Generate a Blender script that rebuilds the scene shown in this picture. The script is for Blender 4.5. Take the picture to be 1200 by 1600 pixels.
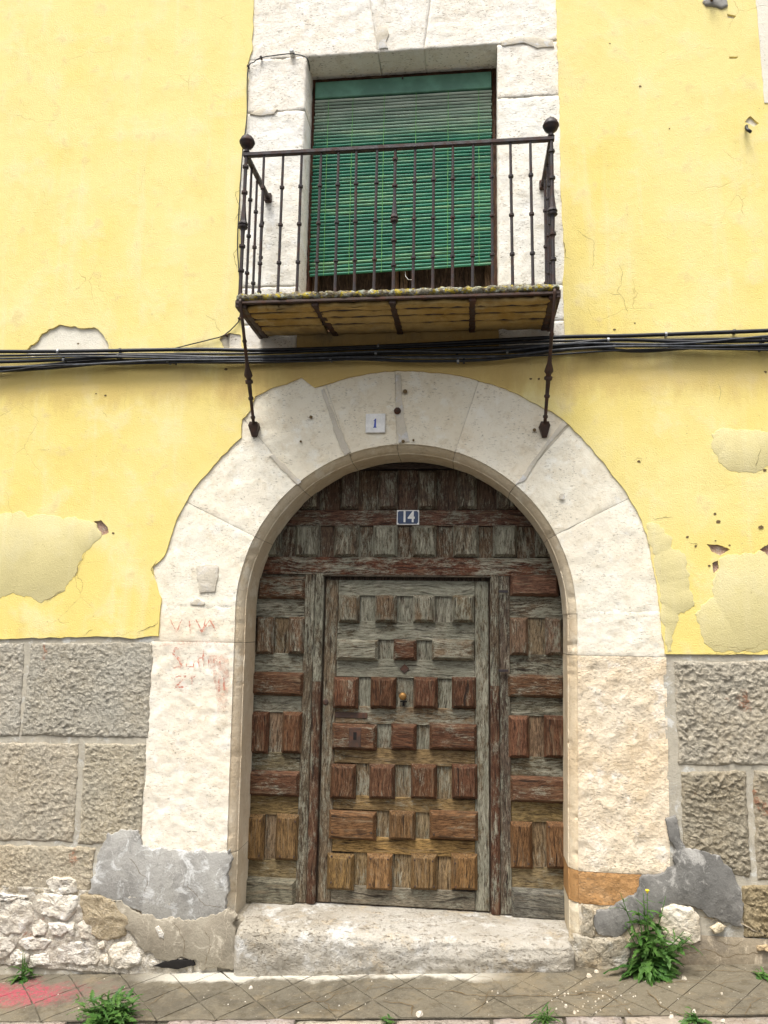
import bpy, bmesh, math, random
import numpy as np
from mathutils import Vector, Matrix, Euler
from mathutils.geometry import tessellate_polygon

random.seed(7)
sc = bpy.context.scene
for o in list(bpy.data.objects): bpy.data.objects.remove(o)
C = sc.collection
R = math.radians

# ------------------------------------------------------------------ camera
EYE = 1.65; DIST = 4.0; FPX = 1200.0
PITCH, YAW, ROLL = R(8.478), R(6.464), R(0.956)
fwd = Vector((-math.sin(YAW)*math.cos(PITCH), math.cos(YAW)*math.cos(PITCH), math.sin(PITCH)))
rgt0 = Vector((math.cos(YAW), math.sin(YAW), 0)); up0 = rgt0.cross(fwd)
rgt = rgt0*math.cos(ROLL) + up0*math.sin(ROLL); upv = -rgt0*math.sin(ROLL) + up0*math.cos(ROLL)
cam = bpy.data.cameras.new('camera'); camo = bpy.data.objects.new('camera', cam); C.objects.link(camo)
M = Matrix((rgt, upv, -fwd)).transposed().to_4x4(); M.translation = (0, -DIST, EYE); camo.matrix_world = M
cam.sensor_fit = 'VERTICAL'; cam.sensor_height = 24.0; cam.lens = 24.0*FPX/1600.0
cam.clip_start = 0.05; cam.clip_end = 2000
sc.camera = camo
sc.render.resolution_x = 768; sc.render.resolution_y = 1024

# ------------------------------------------------------------------ world, sun, exposure (overcast day)
SUN_EL, SUN_AZ = R(66), R(200)          # azimuth clockwise from +y (wall faces -y)
w = bpy.data.worlds.new('World'); sc.world = w; w.use_nodes = True
wt = w.node_tree; wt.nodes.clear()
sky = wt.nodes.new('ShaderNodeTexSky'); sky.sky_type = 'NISHITA'; sky.sun_disc = False
sky.sun_elevation = SUN_EL; sky.sun_rotation = SUN_AZ; sky.dust_density = 6.0; sky.air_density = 1.0; sky.ozone_density = 1.0
hs = wt.nodes.new('ShaderNodeHueSaturation'); hs.inputs['Saturation'].default_value = 0.25
bg = wt.nodes.new('ShaderNodeBackground'); bg.inputs[1].default_value = 0.085
wo = wt.nodes.new('ShaderNodeOutputWorld')
wt.links.new(sky.outputs[0], hs.inputs['Color']); wt.links.new(hs.outputs[0], bg.inputs[0]); wt.links.new(bg.outputs[0], wo.inputs[0])
sl = bpy.data.lights.new('sun', 'SUN'); sl.energy = 1.5; sl.angle = R(28); sl.color = (1, 0.955, 0.88)
so = bpy.data.objects.new('sun', sl); C.objects.link(so)
sd = Vector((math.sin(SUN_AZ)*math.cos(SUN_EL), math.cos(SUN_AZ)*math.cos(SUN_EL), math.sin(SUN_EL)))
so.rotation_euler = (-sd).to_track_quat('-Z', 'Y').to_euler(); so.location = (0, -8, 10)
vs = sc.view_settings; vs.view_transform = 'Standard'; vs.look = 'None'; vs.gamma = 1; vs.exposure = 1.38
sc.render.engine = 'CYCLES'

# ------------------------------------------------------------------ pixel -> place
def ray(px, py): return fwd + rgt*((px-600)/FPX) - upv*((py-800)/FPX)
def P(px, py, Y=0.0):                    # photo pixel -> point on the plane y = Y
    d = ray(px, py); t = (Y+DIST)/d.y
    return Vector((d.x*t, Y, EYE+d.z*t))
SLOPE = 0.0765
def gz(x): return SLOPE*(x+0.416)        # pavement rises gently to the right
def G(px, py):                           # photo pixel -> point on the pavement
    d = ray(px, py); t = (EYE-SLOPE*0.416)/(SLOPE*d.x-d.z)
    return Vector((d.x*t, d.y*t-DIST, EYE+d.z*t))

# ------------------------------------------------------------------ numpy gradient noise
_rs = np.random.RandomState(3); _perm = _rs.permutation(512); _ang = _rs.rand(512)*2*np.pi
def pn(x, y, seed=0):
    x = np.asarray(x, float); y = np.asarray(y, float)
    xi = np.floor(x).astype(int); yi = np.floor(y).astype(int); xf = x-xi; yf = y-yi
    u = xf*xf*xf*(xf*(xf*6-15)+10); v = yf*yf*yf*(yf*(yf*6-15)+10)
    def g(ix, iy, dx, dy):
        a = _ang[_perm[(_perm[(ix+seed*37) & 511]+iy) & 511]]
        return np.cos(a)*dx+np.sin(a)*dy
    n0 = g(xi, yi, xf, yf)*(1-u)+g(xi+1, yi, xf-1, yf)*u
    n1 = g(xi, yi+1, xf, yf-1)*(1-u)+g(xi+1, yi+1, xf-1, yf-1)*u
    return (n0*(1-v)+n1*v)*1.5
_wr = np.random.RandomState(11).rand(3, 256, 256)
def worley(x, y, seed=0):
    xi = np.floor(x).astype(int); yi = np.floor(y).astype(int); best = np.full(x.shape, 9.0); second = np.full(x.shape, 9.0); val = np.zeros(x.shape)
    for dx in (-1, 0, 1):
        for dy in (-1, 0, 1):
            cx = (xi+dx+seed*31) & 255; cy = (yi+dy+seed*17) & 255
            d = np.hypot(xi+dx+_wr[0, cx, cy]-x, yi+dy+_wr[1, cx, cy]-y); m = d < best
            second = np.where(m, best, np.minimum(second, d)); val = np.where(m, _wr[2, cx, cy], val); best = np.where(m, d, best)
    return best, second, val
def fbm(x, y, seed=0, oct=4, gain=0.5):
    s = 0; a = 1; f = 1
    for k in range(oct): s = s+a*pn(x*f, y*f, seed+k); a *= gain; f *= 2.03
    return s

# ------------------------------------------------------------------ objects
def link(o, parent=None):
    C.objects.link(o)
    if parent is not None:
        o.parent = parent
        if parent.type == 'EMPTY': o.matrix_parent_inverse = Matrix.Translation(-parent.location)
    return o
def tag(o, label=None, cat=None, group=None, kind=None):
    if label: o['label'] = label
    if cat: o['category'] = cat
    if group: o['group'] = group
    if kind: o['kind'] = kind
    return o
def thing(name, label, cat, loc=(0, 0, 0), group=None):
    o = bpy.data.objects.new(name, None); o.empty_display_size = 0.1; o.location = loc; C.objects.link(o)
    return tag(o, label, cat, group)
def mobj(name, me, mat, parent=None, color=None, smooth=False):
    if isinstance(me, bmesh.types.BMesh):
        bm = me; bmesh.ops.recalc_face_normals(bm, faces=bm.faces)
        me = bpy.data.meshes.new(name); bm.to_mesh(me); bm.free()
    if mat is not None:
        me.materials.clear(); me.materials.append(mat)
    if smooth:
        me.polygons.foreach_set('use_smooth', [True]*len(me.polygons))
    o = bpy.data.objects.new(name, me)
    if color: o.color = tuple(color)+((1,) if len(color) == 3 else ())
    return link(o, parent)

# ------------------------------------------------------------------ shapes
def box(bm, x0, x1, y0, y1, z0, z1, bev=0):
    vs_ = [bm.verts.new((x, y, z)) for x in (x0, x1) for y in (y0, y1) for z in (z0, z1)]
    fs = [(0, 1, 3, 2), (4, 6, 7, 5), (0, 4, 5, 1), (2, 3, 7, 6), (0, 2, 6, 4), (1, 5, 7, 3)]
    ff = [bm.faces.new([vs_[i] for i in f]) for f in fs]
    if bev:
        es = set(e for f in ff for e in f.edges)
        bmesh.ops.bevel(bm, geom=list(es), offset=bev, segments=1, affect='EDGES', clamp_overlap=True)
def tube(bm, pts, rad, n=8, cap=True):
    pts = [Vector(p) for p in pts]; rings = []
    if not isinstance(rad, (list, tuple)): rad = [rad]*len(pts)
    nrm = None
    for i, p in enumerate(pts):
        t = (pts[min(i+1, len(pts)-1)]-pts[max(i-1, 0)]).normalized()
        if nrm is None:
            a = Vector((0, 0, 1)) if abs(t.z) < 0.9 else Vector((1, 0, 0))
            nrm = t.cross(a).normalized()
        else: nrm = (nrm-t*nrm.dot(t)).normalized()
        b = t.cross(nrm)
        rings.append([bm.verts.new(p+(nrm*math.cos(2*math.pi*k/n)+b*math.sin(2*math.pi*k/n))*rad[i]) for k in range(n)])
    for a, b in zip(rings, rings[1:]):
        for k in range(n): bm.faces.new((a[k], a[(k+1) % n], b[(k+1) % n], b[k]))
    if cap: bm.faces.new(rings[0]); bm.faces.new(rings[-1])
def lathe(bm, prof, origin, n=10, axis='Z'):
    rings = []
    for r_, h in prof:
        rg = []
        for k in range(n):
            a = 2*math.pi*k/n
            v = (r_*math.cos(a), r_*math.sin(a), h) if axis == 'Z' else (r_*math.cos(a), h, r_*math.sin(a))
            rg.append(bm.verts.new(Vector(v)+Vector(origin)))
        rings.append(rg)
    for a, b in zip(rings, rings[1:]):
        for k in range(n): bm.faces.new((a[k], a[(k+1) % n], b[(k+1) % n], b[k]))
    bm.faces.new(rings[0]); bm.faces.new(rings[-1])
def resample(pts, step, jit=0.0, seed=0, closed=True):
    """densify a 2D outline and roughen it"""
    out = []; n = len(pts); m = n if closed else n-1; s = 0
    for i in range(m):
        a = Vector(pts[i]); b = Vector(pts[(i+1) % n]); L = (b-a).length; k = max(1, int(L/step))
        for j in range(k):
            p = a.lerp(b, j/k)
            if jit:
                d = (b-a).normalized() if L else Vector((1, 0)); nn = Vector((-d.y, d.x))
                p = p+nn*jit*float(fbm((s+L*j/k)*14, seed*7.3, seed, 4, .6))
            out.append((p.x, p.y))
        s += L
    if not closed: out.append(tuple(pts[-1]))
    return out
def plate(outer, holes, yf, yb, front_only=False):
    """upright slab (x,z outline) with holes, front at yf, back at yb"""
    bm = bmesh.new(); edges = []
    for loop in [outer]+list(holes):
        v = [bm.verts.new((p[0], yf, p[1])) for p in loop]
        for i in range(len(v)): edges.append(bm.edges.new((v[i], v[(i+1) % len(v)])))
    bmesh.ops.triangle_fill(bm, use_beauty=True, use_dissolve=False, edges=edges, normal=(0, -1, 0))
    if not front_only:
        r = bmesh.ops.extrude_face_region(bm, geom=bm.faces[:])
        for e in r['geom']:
            if isinstance(e, bmesh.types.BMVert): e.co.y = yb
    return bm
def px_poly(pts, Y=0.0): return [(P(x, y, Y).x, P(x, y, Y).z) for x, y in pts]
def domed_plate(outline, yf, yb, bulge=0.006, inset=0.012, rough=0.0, seed=0):
    """irregular patch with rounded rim: outline in (x,z)"""
    bm = bmesh.new()
    o = [Vector(p) for p in outline]; n = len(o)
    area = sum(o[i].x*o[(i+1) % n].y-o[(i+1) % n].x*o[i].y for i in range(n))
    sgn = 1 if area > 0 else -1
    def ring(d, y):
        r_ = []
        for i in range(n):
            t = (o[(i+1) % n]-o[i-1]).normalized(); nn = Vector((-t.y, t.x))*sgn
            p = o[i]+nn*d; r_.append(bm.verts.new((p.x, y, p.y)))
        return r_
    r0 = ring(0, yb); r1 = ring(0, yf+bulge); r2 = ring(inset*.4, yf+bulge*.35); r3 = ring(inset, yf)
    for a, b in ((r0, r1), (r1, r2), (r2, r3)):
        for k in range(n): bm.faces.new((a[k], a[(k+1) % n], b[(k+1) % n], b[k]))
    es = [bm.edges.get((r3[k], r3[(k+1) % n])) for k in range(n)]
    bmesh.ops.triangle_fill(bm, use_beauty=True, edges=es)
    return bm
def grid_obj(name, X, Y, Z, mat, parent, skirt_y=None, color=None, smooth=True):
    """front surface from arrays X,Y,Z [nu,nv] plus a skirt back to skirt_y"""
    nu, nv = X.shape
    co = np.stack([X, Y, Z], -1).reshape(-1, 3)
    idx = np.arange(nu*nv).reshape(nu, nv)
    q = np.stack([idx[:-1, :-1], idx[1:, :-1], idx[1:, 1:], idx[:-1, 1:]], -1).reshape(-1, 4)
    if skirt_y is not None:
        rim = np.concatenate([idx[0, :], idx[1:, -1], idx[-1, -2::-1], idx[-2:0:-1, 0]])
        b = co[rim].copy(); b[:, 1] = skirt_y; base = len(co); co = np.vstack([co, b]); m = len(rim)
        k = np.arange(m); kn = (k+1) % m
        q = np.vstack([q, np.stack([rim[k], rim[kn], base+kn, base+k], -1)])
    me = bpy.data.meshes.new(name); me.from_pydata(co.tolist(), [], q.tolist()); me.update()
    bm = bmesh.new(); bm.from_mesh(me); bmesh.ops.recalc_face_normals(bm, faces=bm.faces); 
    # make the front face -y
    s = sum(f.normal.y for f in bm.faces[:200])
    if s > 0: bmesh.ops.reverse_faces(bm, faces=bm.faces)
    bm.to_mesh(me); bm.free()
    return mobj(name, me, mat, parent, color, smooth)
def stone_front(x0, x1, z0, z1, yf, depth, name, mat, parent, color=None, step=0.012, amp=0.003, freq=9, seed=0, rnd=0.0025, edge=0.002):
    """rectangular dressed stone: x0/x1 may be functions of z"""
    f0 = x0 if callable(x0) else (lambda z: x0); f1 = x1 if callable(x1) else (lambda z: x1)
    nz = max(4, int((z1-z0)/step)); nx = max(4, int(abs(f1(z0)-f0(z0))/step))
    U, V = np.meshgrid(np.linspace(0, 1, nx+1), np.linspace(0, 1, nz+1), indexing='ij')
    Z = z0+(z1-z0)*V
    A = np.vectorize(f0)(Z); B = np.vectorize(f1)(Z); X = A+(B-A)*U
    W = B-A
    dE = np.minimum(np.minimum(U*W, (1-U)*W), np.minimum(V, 1-V)*(z1-z0))
    X = X+edge*fbm(X*20, Z*20, seed+9)*((U == 0)|(U == 1)); Z = Z+edge*fbm(X*20, Z*20+7, seed+4)*((V == 0)|(V == 1))
    Y = yf-amp*fbm(X*freq, Z*freq, seed, 5, .6)-.0008*fbm(X*45, Z*45, seed+7, 4, .7)+rnd*np.clip(1-dE/(rnd*2.0), 0, 1)**2
    return grid_obj(name, X, Y, Z, mat, parent, yf+depth, color)

# ------------------------------------------------------------------ material kit
class T:
    def __init__(s, name):
        s.m = bpy.data.materials.new(name); s.m.use_nodes = True; s.t = s.m.node_tree; s.t.nodes.clear()
        s.out = s.n('ShaderNodeOutputMaterial'); s.b = s.n('ShaderNodeBsdfPrincipled')
        s.t.links.new(s.b.outputs[0], s.out.inputs[0]); s.geo = s.n('ShaderNodeNewGeometry')
        s.pos = s.geo.outputs['Position']
    def n(s, k): return s.t.nodes.new(k)
    def put(s, sock, v):
        if isinstance(v, bpy.types.NodeSocket): s.t.links.new(v, sock)
        elif isinstance(v, tuple) and len(v) == 3 and sock.type == 'RGBA': sock.default_value = v+(1,)
        else: sock.default_value = v
    def math(s, op, a, b=0.5, clamp=False):
        n = s.n('ShaderNodeMath'); n.operation = op; n.use_clamp = clamp; s.put(n.inputs[0], a); s.put(n.inputs[1], b); return n.outputs[0]
    def vec(s, op, a, b):
        n = s.n('ShaderNodeVectorMath'); n.operation = op; s.put(n.inputs[0], a); s.put(n.inputs[1], b); return n.outputs[0]
    def sep(s, v):
        n = s.n('ShaderNodeSeparateXYZ'); s.put(n.inputs[0], v); return n.outputs
    def noise(s, scale, detail=4, rough=.55, vec=None, dist=0, stretch=None):
        v = vec or s.pos
        if stretch: v = s.vec('MULTIPLY', v, stretch)
        n = s.n('ShaderNodeTexNoise'); s.put(n.inputs['Vector'], v); n.inputs['Scale'].default_value = scale
        n.inputs['Detail'].default_value = detail; n.inputs['Roughness'].default_value = rough; n.inputs['Distortion'].default_value = dist
        return n.outputs[0]
    def voro(s, scale, vec=None, feat='F1', rnd=1):
        n = s.n('ShaderNodeTexVoronoi'); n.feature = feat; s.put(n.inputs['Vector'], vec or s.pos); n.inputs['Scale'].default_value = scale
        n.inputs['Randomness'].default_value = rnd
        return n.outputs[0]
    def ramp(s, fac, a, b, va=0.0, vb=1.0):
        n = s.n('ShaderNodeMapRange'); n.interpolation_type = 'SMOOTHSTEP'
        s.put(n.inputs[0], fac); n.inputs[1].default_value = a; n.inputs[2].default_value = b; n.inputs[3].default_value = va; n.inputs[4].default_value = vb
        return n.outputs[0]
    def mix(s, fac, a, b, mode='MIX'):
        n = s.n('ShaderNodeMix'); n.data_type = 'RGBA'; n.blend_type = mode
        s.put(n.inputs[0], fac); s.put(n.inputs[6], a); s.put(n.inputs[7], b); return n.outputs[2]
    def bump(s, h, strength, dist, prev=None):
        n = s.n('ShaderNodeBump'); n.inputs['Strength'].default_value = strength; n.inputs['Distance'].default_value = dist
        s.put(n.inputs['Height'], h)
        if prev: s.put(n.inputs['Normal'], prev)
        return n.outputs[0]
    def warp(s, scale, amt):
        n = s.n('ShaderNodeTexNoise'); s.put(n.inputs['Vector'], s.pos); n.inputs['Scale'].default_value = scale; n.inputs['Detail'].default_value = 5
        return s.vec('ADD', s.pos, s.vec('MULTIPLY', n.outputs[1], (amt, amt, amt)))
    def info(s): return s.n('ShaderNodeObjectInfo').outputs
    def blob(s, x, y, z, rx, ry, rz):
        """0 inside .. 1+ outside of an ellipsoid in the world"""
        v = s.vec('DIVIDE', s.vec('SUBTRACT', s.pos, (x, y, z)), (rx, ry, rz))
        n = s.n('ShaderNodeVectorMath'); n.operation = 'LENGTH'; s.put(n.inputs[0], v); return n.outputs['Value']
    def done(s, col, rough=.85, normal=None, spec=.3, metal=0):
        s.put(s.b.inputs['Base Color'], col); s.put(s.b.inputs['Roughness'], rough)
        s.b.inputs['Specular IOR Level'].default_value = spec; s.put(s.b.inputs['Metallic'], metal)
        if normal: s.put(s.b.inputs['Normal'], normal)
        return s.m

def m_plaster(name, c1, c2, c3, stain=True, bumpy=.35):
    t = T(name)
    big = t.noise(1.1, 5, .6); mid = t.noise(4.5, 6, .62); fine = t.noise(60, 3, .6)
    streak = t.noise(1.0, 5, .6, stretch=(9, 9, .9))
    big = t.math('ADD', big, t.math('MULTIPLY', t.math('SUBTRACT', t.sep(t.pos)[2], 2.6), .075))
    c = t.mix(t.ramp(big, .38, .66), c1, c2)
    c = t.mix(t.ramp(mid, .48, .68, 0, .7), c, c3)
    c = t.mix(t.ramp(streak, .52, .70, 0, .22), c, (0.80, .73, .50))
    blot = t.noise(3.0, 8, .72); c = t.mix(t.ramp(blot, .50, .62, 0, .22), c, tuple(v*.86 for v in c1))
    if stain:
        s2 = t.noise(1.6, 7, .68, stretch=(2.2, 1, .7)); c = t.mix(t.ramp(s2, .60, .76, 0, .45), c, (.58, .40, .13))
        s3 = t.noise(9, 4, .6); c = t.mix(t.ramp(s3, .58, .70, 0, .35), c, (.62, .46, .20))
        # rain wash and grime caught round the cables and below the balcony
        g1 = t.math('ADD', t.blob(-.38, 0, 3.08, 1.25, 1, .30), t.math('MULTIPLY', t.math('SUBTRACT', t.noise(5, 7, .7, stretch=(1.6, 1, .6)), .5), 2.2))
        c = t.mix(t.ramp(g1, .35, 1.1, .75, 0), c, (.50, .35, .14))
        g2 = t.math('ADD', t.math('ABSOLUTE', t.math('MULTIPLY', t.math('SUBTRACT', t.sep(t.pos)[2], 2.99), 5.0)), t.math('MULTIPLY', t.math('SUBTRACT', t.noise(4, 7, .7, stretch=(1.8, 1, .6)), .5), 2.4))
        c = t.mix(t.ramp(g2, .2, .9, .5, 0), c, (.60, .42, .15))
    sp = t.noise(95, 2, .5); c = t.mix(t.math('MULTIPLY', t.ramp(sp, .66, .72, 0, .6), t.ramp(t.noise(6, 4, .6), .48, .6)), c, (.25, .17, .08))
    # hairline crazing, only in some areas
    warp = t.warp(5, .12)
    v = t.voro(3.2, warp, 'DISTANCE_TO_EDGE'); area = t.ramp(t.noise(1.7, 3), .55, .66)
    line = t.math('MULTIPLY', t.ramp(v, .0, .006, 1, 0), area)
    c = t.mix(t.math('MULTIPLY', line, .5), c, (.35, .24, .09))
    h = t.math('ADD', t.math('MULTIPLY', mid, .9), t.math('ADD', t.math('MULTIPLY', fine, .12), t.math('MULTIPLY', line, -.3)))
    nb = t.bump(h, bumpy, .02)
    nb = t.bump(t.noise(150, 4, .65), .5, .006, nb)
    return t.done(c, .9, nb, .15)

def m_stone(name, base, warm, white, pit=.5, bumpy=.5, dirt=.5):
    """limestone; object colour multiplies"""
    t = T(name); oi = t.info()
    off = t.vec('ADD', t.pos, t.vec('MULTIPLY', oi['Location'], (1, 1, 1)))
    big = t.noise(2.6, 6, .62); mid = t.noise(9, 6, .65); fine = t.noise(70, 4, .65)
    c = t.mix(t.ramp(big, .35, .65), base, warm)
    c = t.mix(t.ramp(mid, .52, .66, 0, .8), c, white)
    c = t.mix(1.0, c, oi['Color'], 'MULTIPLY')
    bl = t.noise(5.5, 9, .75); c = t.mix(t.ramp(bl, .54, .66, 0, dirt), c, t.mix(1.0, oi['Color'], (.46, .38, .27), 'MULTIPLY'))
    sc_ = t.noise(16, 8, .75); c = t.mix(t.ramp(sc_, .50, .64, 0, .45), c, t.mix(1.0, c, (.80, .74, .64), 'MULTIPLY'))
    st = t.noise(30, 6, .75, stretch=(.8, 1, 2.0)); sm = t.ramp(st, .585, .66)
    c = t.mix(t.math('MULTIPLY', sm, .55*pit+.1), c, (.34, .28, .20))
    pits = t.noise(95, 3, .6, stretch=(.6, 1, 1.5)); pm = t.math('MULTIPLY', t.ramp(pits, .58, .66, 0, 1), t.ramp(t.noise(7, 5, .65), .40, .58))
    c = t.mix(t.math('MULTIPLY', pm, pit), c, (.20, .16, .11))
    h = t.math('ADD', t.math('MULTIPLY', fine, .7), t.math('ADD', t.math('MULTIPLY', sc_, .8), t.math('ADD', t.math('MULTIPLY', pm, -.6), t.math('MULTIPLY', sm, -.35))))
    nb = t.bump(h, min(1, bumpy*1.5), .014)
    return t.done(c, .92, nb, .12)

def m_rough(name, c1, c2, c3):
    t = T(name); oi = t.info()
    a = t.noise(3.0, 5, .65); b = t.noise(46, 6, .75, dist=.4); g = t.noise(120, 4, .7); e = t.noise(14, 6, .7)
    c = t.mix(t.ramp(a, .36, .66), c1, c2); c = t.mix(t.ramp(b, .48, .60, 0, .85), c, c3)
    c = t.mix(t.ramp(b, .38, .46, .5, 0), c, (.30, .265, .20)); c = t.mix(t.ramp(e, .54, .66, 0, .4), c, (.40, .345, .25))
    c = t.mix(t.ramp(g, .56, .66, 0, .5), c, (.68, .64, .56))
    c = t.mix(1.0, c, oi['Color'], 'MULTIPLY')
    red = t.math('MULTIPLY', t.ramp(t.noise(4.2, 3, .5), .655, .69), t.ramp(b, .45, .56)); c = t.mix(t.math('MULTIPLY', red, .7), c, (.36, .12, .05))
    nb = t.bump(t.math('ADD', b, t.math('MULTIPLY', g, .5)), 1.0, .022)
    return t.done(c, .95, nb, .1)

def m_cement(name, c1, c2, c3):
    t = T(name)
    a = t.noise(6, 8, .72); b = t.noise(2.4, 5, .6); f = t.noise(90, 4, .65); w_ = t.noise(9, 8, .75, dist=.8); d = t.noise(22, 6, .7)
    c = t.mix(t.ramp(b, .38, .62), c1, c2); c = t.mix(t.ramp(a, .48, .60, 0, .85), c, c3)
    c = t.mix(t.ramp(w_, .52, .63, 0, .8), c, tuple(min(.62, v*1.6+.06) for v in c2)); c = t.mix(t.ramp(d, .54, .68, 0, .4), c, tuple(v*.55 for v in c3)); c = t.mix(t.ramp(f, .58, .68, 0, .4), c, tuple(v*.6 for v in c1))
    v = t.voro(7, t.warp(5, .2), 'DISTANCE_TO_EDGE')
    ln = t.math('MULTIPLY', t.ramp(v, 0, .010, 1, 0), t.ramp(a, .46, .56)); c = t.mix(t.math('MULTIPLY', ln, .5), c, tuple(min(.7, v_*1.9) for v_ in c1))
    nb = t.bump(t.math('ADD', a, t.math('ADD', t.math('MULTIPLY', d, .4), t.math('MULTIPLY', f, .25))), .6, .014)
    return t.done(c, .88, nb, .2)

def m_wood(name, vertical=True):
    """weathered painted wood. object colour rgb = bare wood tone, alpha = how much old paint is left"""
    t = T(name); oi = t.info()
    off = t.math('MULTIPLY', oi['Random'], 37.0)
    cv = t.n('ShaderNodeCombineXYZ'); t.put(cv.inputs[0], off); t.put(cv.inputs[1], off); t.put(cv.inputs[2], t.math('MULTIPLY', oi['Random'], 11.0))
    p = t.vec('ADD', t.pos, cv.outputs[0])
    st = (1, 1, .085) if vertical else (.085, 1, 1)
    # cathedral figure: bend the coordinates a little before stretching
    wn = t.n('ShaderNodeTexNoise'); t.put(wn.inputs['Vector'], p); wn.inputs['Scale'].default_value = 5; wn.inputs['Detail'].default_value = 2
    p2 = t.vec('ADD', p, t.vec('MULTIPLY', wn.outputs[1], (.05, 0, .05)))
    fib = t.noise(165, 6, .85, p2, stretch=(1, 1, .13) if vertical else (.13, 1, 1)); fib2 = t.noise(60, 6, .75, p2, stretch=st); crk = t.noise(95, 4, .6, p2, stretch=(1, 1, .05) if vertical else (.05, 1, 1))
    cl = t.noise(7, 7, .7, p); cl2 = t.noise(15, 7, .78, p, stretch=(1, 1, .40) if vertical else (.40, 1, 1)); grit = t.noise(140, 3, .7, p)
    base = t.mix(1, oi['Color'], (1.2, 1.17, 1.1), 'MULTIPLY')
    c = t.mix(t.ramp(fib, .36, .64), t.mix(1, base, (.28, .25, .23), 'MULTIPLY'), t.mix(1, base, (1.75, 1.72, 1.65), 'MULTIPLY'))
    c = t.mix(t.ramp(cl, .50, .64, 0, .55), c, t.mix(1, base, (.42, .38, .36), 'MULTIPLY'))
    c = t.mix(t.ramp(fib2, .52, .64, 0, .42), c, (.25, .19, .12))
    # paint left over
    thr = t.math('SUBTRACT', 1.02, oi['Alpha'])
    mk = t.math('ADD', t.math('MULTIPLY', cl2, .50), t.math('ADD', t.math('MULTIPLY', fib, .38), t.math('MULTIPLY', grit, .12)))
    d = t.math('SUBTRACT', mk, t.math('ADD', t.math('MULTIPLY', thr, .30), .345))
    pm = t.ramp(d, -.03, .05)
    pc = t.mix(t.ramp(fib2, .38, .62), (.155, .148, .108), (.38, .365, .285)); pc = t.mix(t.ramp(cl, .42, .58, 0, .7), pc, (.235, .235, .18)); pc = t.mix(t.ramp(fib, .42, .54, .6, 0), pc, (.070, .058, .040))
    c = t.mix(t.math('MULTIPLY', pm, .88), c, pc)
    ck = t.ramp(crk, .33, .40, 1, 0); c = t.mix(t.math('MULTIPLY', ck, .85), c, (.018, .013, .010))
    h = t.math('ADD', t.math('MULTIPLY', fib, .8), t.math('ADD', t.math('MULTIPLY', pm, .18), t.math('MULTIPLY', ck, -.9)))
    nb = t.bump(h, .8, .005)
    return t.done(c, t.ramp(pm, 0, 1, .66, .88), nb, .2)

def m_iron(name, col, rust=.4):
    t = T(name); a = t.noise(22, 5, .65); b = t.noise(120, 3, .6)
    c = t.mix(t.ramp(a, .45, .68, 0, rust), col, (.11, .048, .028)); c = t.mix(t.ramp(b, .62, .8, 0, .3), c, (.16, .13, .12))
    return t.done(c, t.ramp(a, .4, .65, .48, .8), t.bump(b, .3, .004), .4, .15)
def m_plain(name, col, rough=.6, var=.25, spec=.3, metal=0, scale=30):
    t = T(name); a = t.noise(scale, 4, .6)
    c = t.mix(t.ramp(a, .35, .7), tuple(v*(1-var) for v in col), tuple(min(1, v*(1+var)) for v in col))
    return t.done(c, rough, t.bump(a, .15, .003), spec, metal)

MAT = {}
MAT['yellow'] = m_plaster('yellow_plaster', (.775, .628, .205), (.785, .668, .285), (.79, .695, .37))
MAT['patch_green'] = m_plaster('dull_patch_plaster', (.64, .56, .28), (.69, .60, .31), (.66, .59, .34), False, .25)
MAT['patch_white'] = m_plaster('white_patch_plaster', (.70, .66, .55), (.74, .70, .60), (.76, .70, .55), False, .4)
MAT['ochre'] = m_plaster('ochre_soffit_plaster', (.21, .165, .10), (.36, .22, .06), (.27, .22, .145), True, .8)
MAT['pink'] = m_rough('pink_brick_core', (.50, .33, .26), (.42, .22, .16), (.62, .50, .42))
MAT['stone'] = m_stone('dressed_limestone', (.79, .755, .66), (.78, .72, .60), (.83, .815, .755), .55, .20, .22)
MAT['stone_top'] = m_stone('window_limestone', (.81, .79, .74), (.79, .75, .67), (.84, .83, .80), .75, .30, .22)
MAT['stone_low'] = m_stone('worn_limestone', (.74, .67, .56), (.72, .61, .46), (.83, .80, .75), .45, .5, .35)
MAT['reveal'] = m_stone('moulded_limestone', (.66, .58, .45), (.60, .50, .36), (.74, .68, .56), .3, .3, .4)  # tan of bare stone, with the soffit's shading blended into the colour
MAT['step'] = m_stone('white_worn_step', (.47, .44, .385), (.36, .325, .265), (.62, .61, .58), .6, .6, .8)
MAT['rubble'] = m_stone('white_rubble', (.74, .71, .65), (.66, .60, .50), (.82, .81, .79), .4, 1.0, .35)
MAT['mortar'] = m_cement('joint_mortar', (.60, .54, .43), (.55, .50, .41), (.64, .59, .50))
MAT['greymortar'] = m_cement('grey_joint_mortar', (.42, .385, .31), (.46, .415, .33), (.38, .345, .28))
MAT['rough'] = m_rough('roughcast', (.50, .47, .40), (.54, .48, .375), (.66, .61, .51))
MAT['rubmortar'] = m_rough('earthy_mortar', (.60, .54, .44), (.66, .60, .50), (.72, .68, .60))
MAT['cement'] = m_cement('grey_cement', (.34, .33, .305), (.39, .375, .34), (.265, .255, .235))
MAT['cement_tan'] = m_cement('tan_cement', (.33, .295, .23), (.30, .265, .205), (.27, .235, .18))
MAT['cement_dark'] = m_cement('dark_cement', (.165, .16, .148), (.23, .22, .20), (.125, .12, .11))
MAT['cement_brown'] = m_cement('brown_cement', (.22, .18, .125), (.26, .215, .15), (.19, .16, .12))
MAT['wood_v'] = m_wood('old_wood_upright', True)
MAT['wood_h'] = m_wood('old_wood_across', False)
MAT['iron'] = m_iron('dark_iron', (.030, .024, .026), .45)
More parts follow.
